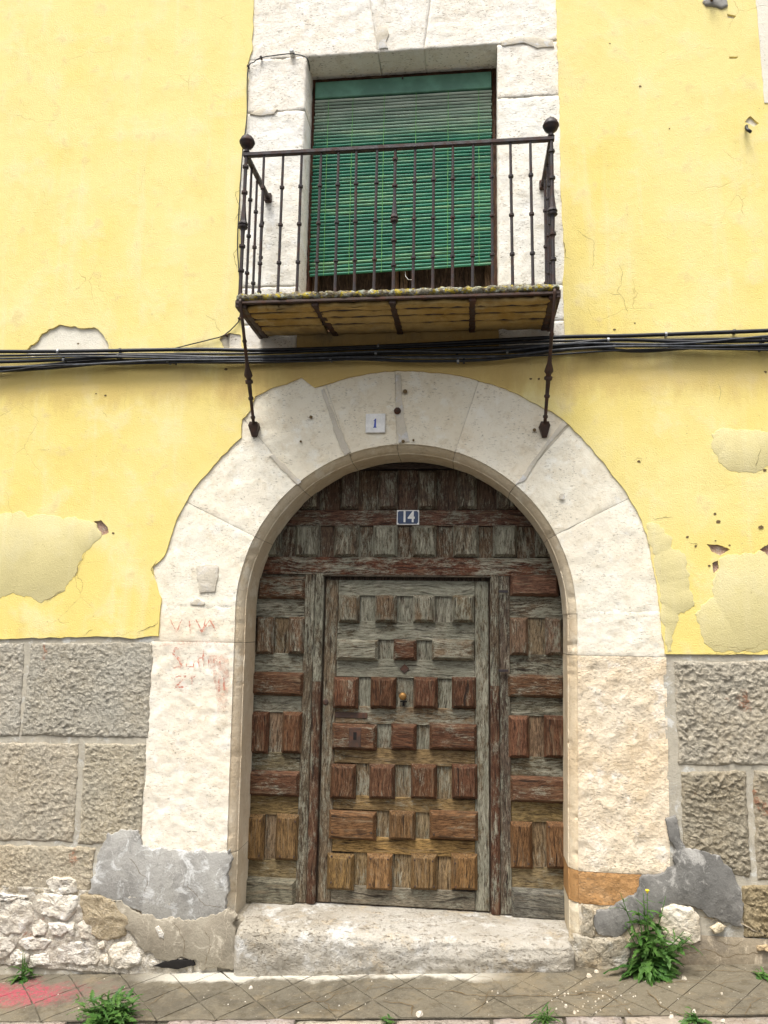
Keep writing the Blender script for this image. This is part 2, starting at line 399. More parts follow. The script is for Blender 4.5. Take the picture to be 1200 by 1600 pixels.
MAT['rust'] = m_iron('rusty_iron', (.050, .030, .022), .8)
MAT['black'] = m_plain('black_cable', (.012, .013, .017), .42, .4, .4)
MAT['greycable'] = m_plain('grey_cable', (.05, .055, .065), .5, .4, .4)
MAT['steel'] = m_plain('zinc_clip', (.32, .33, .35), .45, .3, .5, .6)
MAT['brass'] = m_plain('brass', (.30, .16, .05), .5, .3, .4, .6)
MAT['plateblue'] = m_plain('blue_enamel', (.022, .042, .10), .35, .2, .5)
MAT['enamel'] = m_plain('white_enamel', (.72, .71, .68), .35, .1, .5)
MAT['tileblue'] = m_plain('blue_glaze', (.03, .06, .36), .3, .2, .5)
MAT['darkgap'] = m_plain('dark_void', (.012, .010, .009), .9, .2)
MAT['porcelain'] = m_plain('white_porcelain', (.7, .7, .68), .3, .1, .5)
def m_crack():
    t = T('crack_shadow'); return t.done(t.mix(t.noise(50), (.10, .07, .04), (.2, .14, .07)), .95, None, .1)
MAT['crack'] = m_crack()
def m_blind():
    t = T('green_blind_slat'); oi = t.info()
    p = t.vec('ADD', t.pos, t.vec('MULTIPLY', t.n('ShaderNodeCombineXYZ').outputs[0], (1, 1, 1)))
    cv = t.n('ShaderNodeCombineXYZ'); t.put(cv.inputs[0], t.math('MULTIPLY', oi['Random'], 1.7)); p = t.vec('ADD', t.pos, cv.outputs[0])
    worn = t.noise(4.2, 5, .6, p, stretch=(.55, 1, 3.2)); fine = t.noise(40, 4, .7, p, stretch=(.12, 1, 1)); wide = t.noise(2.6, 4, .6, stretch=(.5, 1, 1.6))
    c = t.mix(t.ramp(wide, .35, .65), (.007, .135, .080), (.012, .185, .108))
    wv = t.math('ADD', t.math('MULTIPLY', worn, .6), t.math('MULTIPLY', wide, .4))
    c = t.mix(t.ramp(wv, .485, .60, 0, .72), c, (.17, .33, .16))
    c = t.mix(t.ramp(fine, .52, .62, 0, .5), c, (.06, .30, .17)); c = t.mix(t.ramp(t.noise(60, 4, .7, t.vec('ADD', p, (3, 3, 3)), stretch=(.15, 1, 1)), .54, .64, 0, .6), c, (.004, .05, .03))
    c = t.mix(t.math('SUBTRACT', 1.0, oi['Alpha']), c, t.mix(t.ramp(worn, .4, .62), (.25, .30, .24), (.44, .50, .42)))
    return t.done(c, .6, t.bump(fine, .3, .003), .35)
MAT['blind'] = m_blind()
MAT['valance'] = m_plain('green_valance', (.10, .235, .17), .55, .2, .35, 0, 8)
MAT['cord'] = m_plain('green_cord', (.16, .42, .12), .8, .3)
def m_leaf(name, c1, c2):
    t = T(name); oi = t.info()
    c = t.mix(t.ramp(oi['Random'], 0, 1), c1, c2); c = t.mix(t.ramp(t.noise(60), .4, .7, 0, .5), c, tuple(v*1.5 for v in c2))
    m = t.done(c, .55, None, .35)
    tr = t.n('ShaderNodeBsdfTranslucent'); t.put(tr.inputs[0], c); mx = t.n('ShaderNodeMixShader'); mx.inputs[0].default_value = .3
    t.t.links.new(t.b.outputs[0], mx.inputs[1]); t.t.links.new(tr.outputs[0], mx.inputs[2]); t.t.links.new(mx.outputs[0], t.out.inputs[0])
    return m
MAT['leaf'] = m_leaf('weed_leaf', (.026, .088, .013), (.085, .175, .034))
MAT['stem'] = m_leaf('weed_stem', (.07, .16, .03), (.10, .20, .05))
MAT['flower'] = m_plain('yellow_flower', (.75, .58, .03), .6, .2)

def m_slab_edge():
    t = T('lichen_slab'); a = t.noise(28, 5, .7); b = t.noise(45, 4, .65, t.vec('ADD', t.pos, (5, 2, 1))); d = t.noise(110, 3, .6)
    c = t.mix(t.ramp(a, .4, .6), (.13, .10, .065), (.24, .22, .17))
    c = t.mix(t.ramp(b, .50, .58), c, (.40, .31, .04)); c = t.mix(t.ramp(t.noise(33, 4, .7, t.vec('ADD', t.pos, (1, 7, 3))), .52, .60), c, (.36, .38, .31))
    c = t.mix(t.ramp(d, .58, .7, 0, .8), c, (.07, .10, .03))
    return t.done(c, .95, t.bump(t.math('ADD', a, t.math('MULTIPLY', d, .5)), 1, .015), .1)
MAT['lichen'] = m_slab_edge()
def m_pave(name, c1, c2):
    t = T(name); oi = t.info()
    a = t.noise(5, 8, .75); b = t.noise(1.6, 6, .7); f = t.noise(70, 4, .7); g = t.noise(22, 5, .7)
    c = t.mix(t.ramp(b, .38, .62), c1, c2); c = t.mix(t.ramp(a, .50, .62, 0, .7), c, (.205, .165, .105)); c = t.mix(t.ramp(t.noise(3.3, 8, .75, t.vec('ADD', t.pos, (4, 1, 2))), .50, .60, 0, .6), c, (.075, .064, .046)); c = t.mix(t.ramp(a, .62, .7, 0, .6), c, (.175, .147, .098)); c = t.mix(t.ramp(g, .52, .64, 0, .5), c, (.085, .068, .040))
    # lime wash-off at the foot of the wall (a stain with its own edge)
    y = t.sep(t.pos)
    ed = t.math('ADD', y[1], t.math('MULTIPLY', t.math('SUBTRACT', t.noise(3.2, 6, .65), .5), .30))
    xm = t.math('MULTIPLY', t.ramp(y[0], -1.75, -1.35), t.ramp(y[0], -.1, .25, 1, 0))
    lm = t.math('MULTIPLY', t.ramp(ed, -.13, -.075), xm); c = t.mix(t.math('MULTIPLY', lm, .85), c, (.60, .57, .49))
    # pink spray paint
    q = G(38, 1553); pk = t.math('ADD', t.blob(q.x, q.y, q.z, .42, .17, .5), t.math('MULTIPLY', t.math('SUBTRACT', t.noise(9, 7, .75), .5), 2.6))
    c = t.mix(t.math('MULTIPLY', t.ramp(pk, .1, 1.0, .8, 0), t.ramp(t.noise(60, 5, .75), .36, .56)), c, (.40, .045, .085))
    c = t.mix(t.ramp(f, .64, .70, 0, .6), c, (.50, .46, .38))
    nb = t.bump(t.math('ADD', t.math('MULTIPLY', g, .7), t.math('MULTIPLY', f, .5)), .8, .012)
    return t.done(c, t.ramp(a, .4, .65, .55, .9), nb, .3)
MAT['pave'] = m_pave('pavement_concrete', (.135, .119, .088), (.165, .142, .100))
MAT['joint'] = m_plain('dirt_joint', (.095, .082, .060), .95, .5, .2, 0, 12)
MAT['kerb'] = m_stone('kerb_granite', (.36, .32, .285), (.40, .34, .30), (.46, .43, .395), .6, .7, .5)
def m_asphalt():
    t = T('asphalt'); a = t.noise(90, 4, .7); b = t.noise(1, 4)
    return t.done(t.mix(t.ramp(a, .35, .7), (.04, .04, .04), (.085, .083, .08)), .9, t.bump(a, .5, .01), .2)
MAT['asphalt'] = m_asphalt()
def m_paint(name, col, lo, hi, amt):
    """worn thin paint strokes: opaque flakes, rest see-through"""
    t = T(name); a = t.noise(38, 5, .75); m = t.done(col, .9, None, .1)
    tr = t.n('ShaderNodeBsdfTransparent'); mx = t.n('ShaderNodeMixShader'); t.put(mx.inputs[0], t.ramp(a, lo, hi, 0, amt))
    t.t.links.new(tr.outputs[0], mx.inputs[1]); t.t.links.new(t.b.outputs[0], mx.inputs[2]); t.t.links.new(mx.outputs[0], t.out.inputs[0])
    return m
MAT['redfaint'] = m_paint('pinkish_smear', (.55, .28, .20), .42, .62, .45)
MAT['redpaint'] = m_paint('faded_red_paint', (.50, .15, .09), .38, .58, .75)


# =================================================================== ground
GA, GB = -9.0, 9.0
KERB_Y = -0.475                           # kerb line, follows the wall
def slope_sheet(name, x0, x1, y0, y1, dz, mat, n=2):
    bm = bmesh.new()
    v = [bm.verts.new((x, y, gz(x)+dz)) for x, y in ((x0, y0), (x1, y0), (x1, y1), (x0, y1))]
    bm.faces.new(v)
    return mobj(name, bm, mat)
road = slope_sheet('road', -150, 150, -300, KERB_Y-.10, -.13, MAT['asphalt']); tag(road, kind='structure')
pav = slope_sheet('pavement', GA, GB, KERB_Y+.004, .34, -.0042, MAT['joint']); tag(pav, kind='structure')
# diamond slabs with recessed joints, clipped to the pavement strip
def clip_poly(poly, f):
    out = []
    for i in range(len(poly)):
        a, b = poly[i], poly[(i+1) % len(poly)]; fa, fb = f(a), f(b)
        if fa >= 0: out.append(a)
        if fa*fb < 0: out.append(a.lerp(b, fa/(fa-fb)))
    return out
ANG = R(50); S = 0.205
d1 = Vector((math.cos(ANG), math.sin(ANG))); d2 = Vector((math.cos(ANG), -math.sin(ANG)))
side = S/math.sin(2*ANG)
o0 = Vector((-1.10, -.145))
rs = random.Random(5)
for i in range(-14, 15):
    for j in range(-14, 15):
        c = o0+d1*(i*side)+d2*(j*side)
        if not (-2.7 < c.x < 1.9 and -.75 < c.y < .3): continue
        g = .0028 if c.x < -.35 else .0011
        q = [c, c+d1*side, c+(d1+d2)*side, c+d2*side]; cen = c+(d1+d2)*(side/2)
        q = [p+(cen-p).normalized()*g for p in q]
        q = clip_poly(q, lambda p: p.y-(KERB_Y+.008)); 
        if len(q) >= 3: q = clip_poly(q, lambda p: .02-p.y)
        if len(q) < 3: continue
        qq = []
        for k in range(len(q)):
            a_, b_ = q[k], q[(k+1) % len(q)]; qq.append(a_+(cen-a_).normalized()*rs.uniform(0, .006 if cen.x < -.35 else .002))
            m_ = max(1, int((b_-a_).length/.035))
            for t_ in range(1, m_): p_ = a_.lerp(b_, t_/m_); qq.append(p_+(cen-p_).normalized()*max(0, rs.gauss(.0006, .0018 if cen.x < -.35 else .0008)))
        q = qq
        bm = bmesh.new(); dz = rs.uniform(-.0012, .0012); tl = rs.uniform(-.008, .008)
        top = [bm.verts.new((p.x, p.y, gz(p.x)+dz+tl*(p.x-cen.x))) for p in q]
        bot = [bm.verts.new((p.x, p.y, gz(p.x)-.03)) for p in q]
        bm.faces.new(top)
        for k in range(len(q)): bm.faces.new((top[k], bot[k], bot[(k+1) % len(q)], top[(k+1) % len(q)]))
        es = [e for e in bm.edges if e.verts[0] in top and e.verts[1] in top]
        bmesh.ops.bevel(bm, geom=es, offset=.003 if cen.x < -.35 else .0012, segments=1, affect='EDGES')
        mobj('paving_slab', bm, MAT['pave'], pav)
# cracks running through the worn concrete on the right
def ground_ribbon(pts, wid, seed, name='crack'):
    P3 = [G(*p) for p in pts]; p2 = resample([(p.x, p.y) for p in P3], .012, .012, seed, False)
    bm = bmesh.new(); L = len(p2); prev = None
    for k, p in enumerate(p2):
        a = Vector(p2[max(0, k-1)]); b = Vector(p2[min(L-1, k+1)]); t = (b-a).normalized(); nn = Vector((-t.y, t.x))
        ww = wid*(.35+.9*abs(float(pn(k*.35, seed*3.1, seed))))*min(1, (k+1)/4, (L-k)/4)
        v = [bm.verts.new((p[0]+nn.x*ww*s, p[1]+nn.y*ww*s, gz(p[0]+nn.x*ww*s)+.0042)) for s in (-1, 1)]
        if prev: bm.faces.new((prev[0], prev[1], v[1], v[0]))
        prev = v
    return mobj(name, bm, MAT['crack'], pav)
CR = [([(690, 1548), (740, 1556), (800, 1557), (860, 1557), (900, 1555), (925, 1549), (945, 1553), (965, 1566), (972, 1571)], .006),
      ([(1010, 1548), (1030, 1570), (1045, 1580), (1062, 1585), (1085, 1590)], .006),
      ([(600, 1566), (625, 1568), (645, 1574), (645, 1590)], .006), ([(925, 1549), (940, 1545), (965, 1540), (1005, 1520)], .002),
      ([(975, 1574), (990, 1590)], .005), ([(1080, 1517), (1130, 1518), (1200, 1521)], .004), ([(430, 1580), (470, 1568), (505, 1566), (525, 1555), (560, 1548)], .004),
      ([(505, 1566), (520, 1580), (540, 1584)], .004), ([(765, 1548), (760, 1565), (735, 1590)], .003), ([(230, 1572), (262, 1552)], .005), ([(1165, 1590), (1180, 1565), (1200, 1560)], .003),
      ([(730, 1520), (770, 1530), (800, 1556)], .0025), ([(860, 1557), (905, 1575), (950, 1560)], .002), ([(500, 1520), (560, 1526), (640, 1522)], .003), ([(560, 1548), (600, 1542), (690, 1548)], .003),
      ([(1010, 1548), (1060, 1535), (1120, 1540), (1180, 1530)], .002)]
for k in range(26):
    x = rs.uniform(420, 1190); y = rs.uniform(1522, 1585); a_ = rs.uniform(-.5, .5)+rs.choice((0, 0, 2.2)); L_ = rs.uniform(25, 80)
    CR.append(([(x, y), (x+L_*.5*math.cos(a_), y+L_*.16*math.sin(a_)+rs.uniform(-4, 4)), (x+L_*math.cos(a_), y+L_*.3*math.sin(a_))], rs.uniform(.0015, .0035)))
CR = [([(x, min(1589, max(1517, y))) for x, y in p], w_) for p, w_ in CR]
for k, (p, wd) in enumerate(CR): ground_ribbon(p, wd*.6, k+1)
# kerb
kb = bpy.data.meshes.new('kerb')
bm = bmesh.new()
for x0, x1 in ((GA, GB),):
    v = []
    for x in (x0, x1):
        v.append([bm.verts.new((x, y, gz(x)+z)) for y, z in ((KERB_Y, -.012), (KERB_Y-.2, -.012), (KERB_Y-.2, -.2), (KERB_Y, -.2))])
    for k in range(4): bm.faces.new((v[0][k], v[0][(k+1) % 4], v[1][(k+1) % 4], v[1][k]))
    bm.faces.new(v[0]); bm.faces.new(v[1])
kerb = mobj('kerb', bm, MAT['joint']); tag(kerb, kind='structure')
xs = [-3.2, -2.55]+[G(x, 1595).x for x in (108, 232, 262, 463, 618, 768, 882, 975, 1085)]+[1.25, 1.9, 2.5]
for k, (a, b) in enumerate(zip(xs, xs[1:])):
    if b-a < .14: continue
    bm = bmesh.new(); dy = rs.uniform(-.012, .014); dz = rs.uniform(-.004, .006)
    nx = max(3, int((b-a)/.03)); X, Yv = np.meshgrid(np.linspace(a+.008, b-.008, nx+1), np.linspace(0, 1, 9), indexing='ij')
    prof_y = np.array([.002, .004, .010, .03, .08, .14, .165, .178, .185]); prof_z = np.array([-.07, -.012, -.002, .0, .001, .0, -.004, -.02, -.125])
    Yy = KERB_Y+dy-prof_y[None, :]+.004*fbm(X*9, Yv*3+k, k); Zz = gz(X)+dz+prof_z[None, :]+.004*fbm(X*14, Yv*4, k+3)+.0*X
    me = bpy.data.meshes.new('kerb_stone'); idx = np.arange(X.size).reshape(X.shape)
    q = np.stack([idx[:-1, :-1], idx[:-1, 1:], idx[1:, 1:], idx[1:, :-1]], -1).reshape(-1, 4).tolist()
    q += [idx[0, :].tolist(), idx[-1, ::-1].tolist()]
    me.from_pydata(np.stack([X, Yy, Zz], -1).reshape(-1, 3).tolist(), [], q); me.update()
    bm.from_mesh(me); t_ = rs.uniform(.8, 1.1)
    mobj('kerb_stone', bm, MAT['kerb'], kerb, (t_, t_*rs.uniform(.94, 1), t_*rs.uniform(.88, 1)), True)

# =================================================================== house
house = thing('house', 'yellow plastered old house with round stone doorway and iron balcony', 'house', (0, 0, gz(0)))
ARC = Vector((-.353, 1.73)); R_IN, R_OUT = .890, 1.43
XL, XR, ZT = -4.2, 3.6, 6.2
def arch_pts(r, z0, n=40, cx=ARC.x, cz=ARC.y):
    p = [(cx-r, z0)]+[(cx-r*math.cos(math.pi*k/n), cz+r*math.sin(math.pi*k/n)) for k in range(n+1)]+[(cx+r, z0)]
    return p
WX0, WX1, WZ0, WZ1 = -.960, .156, 3.27, 4.965
# thick masonry behind the skins
core_outer = [(XL, -.6), (ARC.x-.93, -.6)]+arch_pts(.93, -.1)+[(ARC.x+.93, -.6), (XR, -.6), (XR, ZT), (XL, ZT)]
bm = plate(core_outer, [[(WX0-.05, WZ0-.1), (WX1+.05, WZ0-.1), (WX1+.05, WZ1+.04), (WX0-.05, WZ1+.04)]], .055, .42)
mobj('masonry_core', bm, MAT['mortar'], house)

# ---------------------------------------------------------------- yellow plaster skin with its holes
edge_l = [(-60, 1001), (0, 998), (60, 997), (120, 996), (150, 994), (200, 997), (247, 994)]
arch_edge = [(250, 950), (252, 935), (241, 905), (238, 885), (258, 868), (264, 848), (277, 808), (302, 765), (341, 718), (376, 683), (378, 655), (392, 640), (399, 620), (425, 605), (447, 599),
             (470, 590), (492, 606), (503, 602), (560, 586), (620, 578), (700, 583), (745, 593), (790, 607), (850, 637), (862, 642), (890, 663), (926, 703), (961, 745), (986, 781), (1004, 815), (1014, 850), (1024, 905), (1032, 960), (1039, 1022)]
edge_r = [(1120, 1023), (1200, 1022), (1260, 1022)]
el = px_poly(edge_l); er = px_poly(edge_r)
low = resample([(XL, el[0][1])]+el, .03, .006, 1, False)+resample(px_poly(arch_edge), .02, .0045, 2, False)[0:]+resample(er, .03, .005, 3, False)+[(XR, er[-1][1])]
outer = low+[(XR, ZT-.01), (XL, ZT-.01)]
wr = [(382, 520), (379, 470), (376, 440), (374, 290), (378, 240), (386, 180), (387, 100), (394, 78), (396, 4)]
ztop = P(396, 0).z+.10
win_hole = resample(px_poly([(882, 524), (880, 440), (882, 400), (876, 300), (875, 180), (870, 60), (869, 2)]), .03, .005, 6, False)+[(P(869, 0).x, ztop), (P(396, 0).x, ztop)]+resample(px_poly(wr[::-1]), .03, .006, 7, False)+px_poly([(384, 545), (640, 548), (882, 538)])
white_hole = resample(px_poly([(40, 548), (52, 538), (66, 522), (78, 512), (98, 507), (128, 511), (146, 512), (160, 520), (168, 540), (169, 552), (40, 556)]), .012, .010, 8)
pinkA = resample(px_poly([(146, 816), (158, 812), (168, 822), (170, 832), (158, 836), (152, 826)]), .008, .006, 9)
pinkB = resample(px_poly([(1104, 850), (1120, 850), (1140, 858), (1126, 868), (1112, 862)]), .008, .006, 10)
pinkC = resample(px_poly([(1113, 880), (1121, 876), (1123, 888), (1116, 896)]), .008, .004, 11)
pinkD = resample(px_poly([(1187, 858), (1205, 846), (1215, 860), (1206, 872), (1192, 868)]), .008, .006, 12)
holeE = resample(px_poly([(1163, 190), (1172, 182), (1186, 192), (1178, 198)]), .006, .004, 13)
holeF = resample(px_poly([(1136, 22), (1150, 25), (1146, 29), (1137, 28)]), .006, .003, 14)
holeG = resample(px_poly([(1139, 88), (1154, 88), (1150, 92), (1140, 92)]), .006, .003, 15)
holeH = resample(px_poly([(343, 528), (358, 520), (376, 524), (378, 545), (350, 545)]), .01, .006, 16)
holes = [win_hole, white_hole, pinkA, pinkB, pinkC, pinkD, holeE, holeF, holeG, holeH]
wall = mobj('plaster_wall', plate(outer, holes, 0, .045), MAT['yellow'], house)
def patch(pts, mat, yf, yb, name, label=None, jit=.01, step=.015, seed=0, bulge=.003, color=None, parent=wall):
    o = mobj(name, domed_plate(resample(px_poly(pts), step, jit, seed), yf, yb, bulge, min(.004, bulge*1.5)), MAT[mat], parent, color, True)
    return tag(o, label)
# what shows inside the holes
for nm, pts, mat in (('bare_patch', [(30, 500), (180, 500), (180, 562), (30, 562)], 'patch_white'), ('bare_patch', [(140, 806), (176, 806), (176, 842), (140, 842)], 'pink'),
                     ('bare_patch', [(1098, 842), (1146, 842), (1146, 902), (1098, 902)], 'pink'), ('bare_patch', [(1180, 838), (1222, 838), (1222, 880), (1180, 880)], 'pink'),
                     ('bare_patch', [(1130, 16), (1192, 16), (1192, 204), (1130, 204)], 'patch_white'), ('bare_patch', [(336, 512), (384, 512), (384, 552), (336, 552)], 'greymortar')):
    mobj(nm, plate(px_poly(pts), [], .012, .05), MAT[mat], wall)
PAT = [([(-40, 806), (0, 803), (38, 799), (46, 806), (80, 805), (120, 810), (146, 815), (158, 836), (148, 848), (135, 860), (124, 880), (118, 900), (100, 920), (85, 933), (66, 940), (42, 932), (20, 927), (0, 935), (-40, 938)], 'patch_green'),
       ([(1115, 676), (1130, 668), (1152, 671), (1175, 672), (1215, 682), (1225, 720), (1190, 733), (1172, 739), (1140, 737), (1120, 722), (1111, 700)], 'patch_green'),
       ([(1011, 818), (1024, 816), (1036, 824), (1046, 838), (1052, 858), (1070, 866), (1078, 900), (1083, 938), (1086, 950), (1060, 960), (1050, 1018), (1042, 1020), (1034, 960), (1026, 905), (1016, 850)], 'patch_green'),
       ([(1126, 870), (1150, 866), (1190, 862), (1260, 880), (1260, 1018), (1120, 1018), (1100, 1005), (1086, 960), (1096, 950), (1112, 930), (1118, 900)], 'patch_green'),
       ([(430, 604), (447, 600), (470, 590), (492, 606), (500, 603), (560, 586), (618, 579), (616, 566), (560, 570), (520, 578), (490, 585), (470, 583), (440, 592)], 'ochre')]
for k, (pts, mat) in enumerate(PAT[:4]): patch(pts, mat, -.0014, .01, 'plaster_patch', None, .012, .007, 20+k, .0008)
def wall_ribbon(pts, wid, seed, Y=-.0012, mat='crack', parent=wall, name='crack', jit=.010):
    p2 = resample(px_poly(pts, Y), .009, jit, seed, False); bm = bmesh.new(); L = len(p2); prev = None
    for k, p in enumerate(p2):
        a = Vector(p2[max(0, k-1)]); b = Vector(p2[min(L-1, k+1)]); t = (b-a).normalized(); nn = Vector((-t.y, t.x))
        ww = wid*(.3+1.0*abs(float(pn(k*.37, seed*3.1, seed))))*min(1, (k+1)/4, (L-k)/4)
        v = [bm.verts.new((p[0]+nn.x*ww*s, Y, p[1]+nn.y*ww*s)) for s in (-1, 1)]
        if prev: bm.faces.new((prev[0], v[0], v[1], prev[1]))
        prev = v
    return mobj(name, bm, MAT[mat], parent)
WCR = [([(968, 412), (972, 430), (966, 455), (975, 470), (982, 490)], .0012), ([(952, 457), (972, 461)], .0016), ([(214, 988), (232, 980), (247, 970)], .0022), ([(244, 875), (236, 890), (246, 905)], .002),
       ([(145, 984), (130, 992)], .0015), ([(880, 378), (884, 402), (892, 406)], .002), ([(900, 360), (930, 380), (925, 420)], .0008), ([(1120, 600), (1126, 618), (1124, 630)], .0008),
       ([(1020, 808), (1035, 810), (1052, 808)], .0014), ([(1075, 845), (1090, 850), (1085, 862)], .0014), ([(990, 720), (1000, 716), (1000, 724)], .002), ([(60, 700), (75, 704)], .001), ([(160, 640), (166, 652)], .0015),
       ([(320, 490), (335, 500), (345, 520)], .001), ([(135, 862), (124, 882), (118, 902)], .0022), ([(66, 940), (85, 932), (100, 920)], .0015), ([(20, 180), (60, 190), (90, 186)], .0006), ([(1190, 700), (1180, 735)], .0012),
       ([(375, 295), (368, 300), (372, 330), (366, 345)], .002), ([(372, 385), (366, 395), (370, 420)], .002)]
for k, (p, wd) in enumerate(WCR): wall_ribbon(p, wd, k+40, -.0045 if k in (14, 15, 17) else -.0012)
# small holes and flakes in the plaster
for k, (x, y, rr) in enumerate([(1000, 135, 3), (953, 68, 2), (1046, 201, 2), (165, 618, 3), (1122, 815, 5), (1189, 824, 5), (1117, 803, 3), (1108, 884, 3), (1074, 839, 3), (1118, 845, 2), (1087, 853, 3), (998, 721, 4), (960, 515, 3), (992, 505, 2), (860, 560, 4), (829, 592, 3), (842, 592, 3), (353, 577, 4), (150, 615, 2), (1196, 581, 3), (1195, 735, 4), (122, 537, 3), (1140, 852, 2), (177, 833, 3)]):
    c = P(x, y, -.001); n = 9
    bm = bmesh.new(); r_ = rr*.0020
    bm.faces.new([bm.verts.new((c.x+r_*math.cos(6.283*i/n)*(.7+.6*rs.random())*1.2, -.0034 if k in (5,) else -.0016, c.z+r_*math.sin(6.283*i/n)*(.6+.6*rs.random()))) for i in range(n)])
    mobj('nail_hole', bm, MAT['crack'], wall)
# white corner stripe at the right edge of the picture
q = px_poly([(1178, -4), (1300, -4), (1300, 161), (1194, 161)])
q = [(q[0][0], q[0][1]+.6), (q[1][0], q[1][1]+.6), q[2], q[3]]
tag(mobj('painted_band', plate(resample(q, .04, .003, 3), [], -.004, .02), MAT['patch_white'], wall), 'white painted band at the right edge of the wall')

# ---------------------------------------------------------------- stone portal
ring_o = arch_pts(R_OUT-.02, gz(-1)-.1); ring_i = arch_pts(R_IN+.012, gz(-1)-.1)
bm = plate(ring_o+ring_i[::-1], [], .0135, .22)
portal = mobj('portal', bm, MAT['mortar'], house)
PROF = [(0, 0), (.0005, .012), (.004, .013), (.016, .022), (.030, .040), (.036, .052), (.037, .056), (.042, .058), (.042, .16), (.042, .262)]   # (inwards, depth) moulding and reveal
def portal_stone(frame, lo, hi, out, color, seed, rough=.003, mat='stone', freq=9, step=.013, f_moulding=True, name='voussoir'):
    """frame(u, r): u along the arch, r = distance outward from the inner edge -> (x, z)"""
    L = max(.05, hi-lo); nu = max(4, int(L/step)); nf = int(out/step)
    u = np.linspace(0, 1, nu+1); rr = list(np.linspace(out, 0, nf+1)); dep = [0.]*(nf+1)
    for a, b in PROF[1:]: rr.append(-a); dep.append(b)
    rr = np.array(rr); dep = np.array(dep)
    gap = .0010
    U, RR = np.meshgrid(lo+gap+(L-2*gap)*u, rr, indexing='ij'); D = np.repeat(dep[None, :], nu+1, 0)
    X, Z = frame(U, RR)
    dE = np.minimum(U-lo, hi-U)
    face = D == 0
    n_ = fbm(X*freq, Z*freq, seed, 5, .6)
    chip = np.clip(fbm(X*13, Z*13, seed+50, 4)-.35, 0, 1)*np.exp(-((RR+.02)/.03)**2)*.03
    Y = .009+D-np.where(face, rough*n_+.0011*fbm(X*45, Z*45, seed+7, 4, .7), .0018*n_)+.003*np.clip(1-dE/.010, 0, 1)**2+chip
    Y = np.where(face, np.minimum(Y, .0125), Y)
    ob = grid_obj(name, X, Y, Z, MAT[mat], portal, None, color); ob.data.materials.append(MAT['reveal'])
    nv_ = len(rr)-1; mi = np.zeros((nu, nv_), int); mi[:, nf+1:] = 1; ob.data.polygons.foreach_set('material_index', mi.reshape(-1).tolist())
    ob.data.set_sharp_from_angle(angle=R(38)); return ob
def fr_arch(U, RR):      # U in metres along the inner circle from the left springing, clockwise
    th = math.pi-U/R_IN; r_ = R_IN+RR; return ARC.x+r_*np.cos(th), ARC.y+r_*np.sin(th)
def ang_px(a): p = P(*a); return (math.pi-math.atan2(p.z-ARC.y, p.x-ARC.x))*R_IN
J = [0]+[ang_px(a) for a in ((397, 838), (465, 757), (545, 709), (620, 692), (712, 702), (805, 758), (883, 828))]+[math.pi*R_IN]
cols = [(1.02, 1.01, .98), (1.03, 1.02, .99), (1.03, 1.01, .95), (.97, .94, .87), (.95, .92, .85), (1.0, .97, .91), (1.02, 1.01, .97), (1.03, 1.02, .99)]
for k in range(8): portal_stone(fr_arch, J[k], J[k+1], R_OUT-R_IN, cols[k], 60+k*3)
def fr_left(U, RR): z = ARC.y-U; t = np.clip(U/1.2, 0, 1); return ARC.x-R_IN-RR*1.0+.012*t, z
def fr_right(U, RR): z = ARC.y-U; t = np.clip(U/1.2, 0, 1); return ARC.x+R_IN+RR+.004-.02*t, z
def zpx(x, y): return ARC.y-P(x, y).z
lj = [0, zpx(310, 945), zpx(310, 1003), zpx(300, 1332), zpx(300, 1500)]; rj = [0, zpx(960, 953), zpx(960, 1025), zpx(960, 1365), zpx(950, 1416), zpx(950, 1500)]
for k, (c_, ro, m_) in enumerate((((1.03, 1.01, .97), .003, 'stone'), ((1.02, .98, .92), .003, 'stone'), ((1.0, .97, .94), .004, 'stone'), ((.95, .95, .95), .006, 'stone_low'))):
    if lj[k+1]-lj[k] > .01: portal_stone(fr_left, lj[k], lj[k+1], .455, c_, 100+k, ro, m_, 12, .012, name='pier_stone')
for k, (c_, ro, m_) in enumerate((((1.03, 1.02, .99), .003, 'stone'), ((1.03, 1.01, .98), .003, 'stone'), ((1.05, 1.0, .92), .0055, 'stone_low'), ((.60, .38, .20), .006, 'stone_low'), ((.9, .88, .82), .012, 'stone_low'))):
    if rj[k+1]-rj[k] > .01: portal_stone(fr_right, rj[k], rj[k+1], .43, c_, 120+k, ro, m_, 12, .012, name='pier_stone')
# mortar smears and fills on the portal face
patch([(308, 884), (322, 881), (340, 883), (341, 900), (335, 925), (312, 926), (307, 905)], 'mortar', .0015, .012, 'mortar_fill', None, .006, .01, 3, .001, parent=portal)
patch([(296, 941), (308, 934), (320, 941), (318, 946), (298, 945)], 'mortar', .002, .012, 'mortar_fill', None, .004, .01, 4, .001, parent=portal)
patch([(805, 757), (812, 748), (868, 672), (882, 656), (886, 662), (850, 704), (830, 735), (818, 752)], 'mortar', .0035, .012, 'mortar_fill', None, .005, .012, 5, .001, parent=portal)
patch([(618, 584), (626, 584), (628, 620), (632, 660), (640, 690), (622, 692), (618, 650)], 'mortar', .0025, .012, 'mortar_fill', None, .005, .012, 6, .001, parent=portal)
patch([(502, 610), (506, 606), (522, 650), (548, 706), (538, 712), (524, 680)], 'mortar', .003, .012, 'mortar_fill', None, .006, .012, 7, .001, parent=portal)
patch([(465, 757), (436, 730), (420, 712), (428, 710), (450, 730), (470, 752)], 'mortar', .003, .012, 'mortar_fill', None, .005, .012, 8, .001, parent=portal)
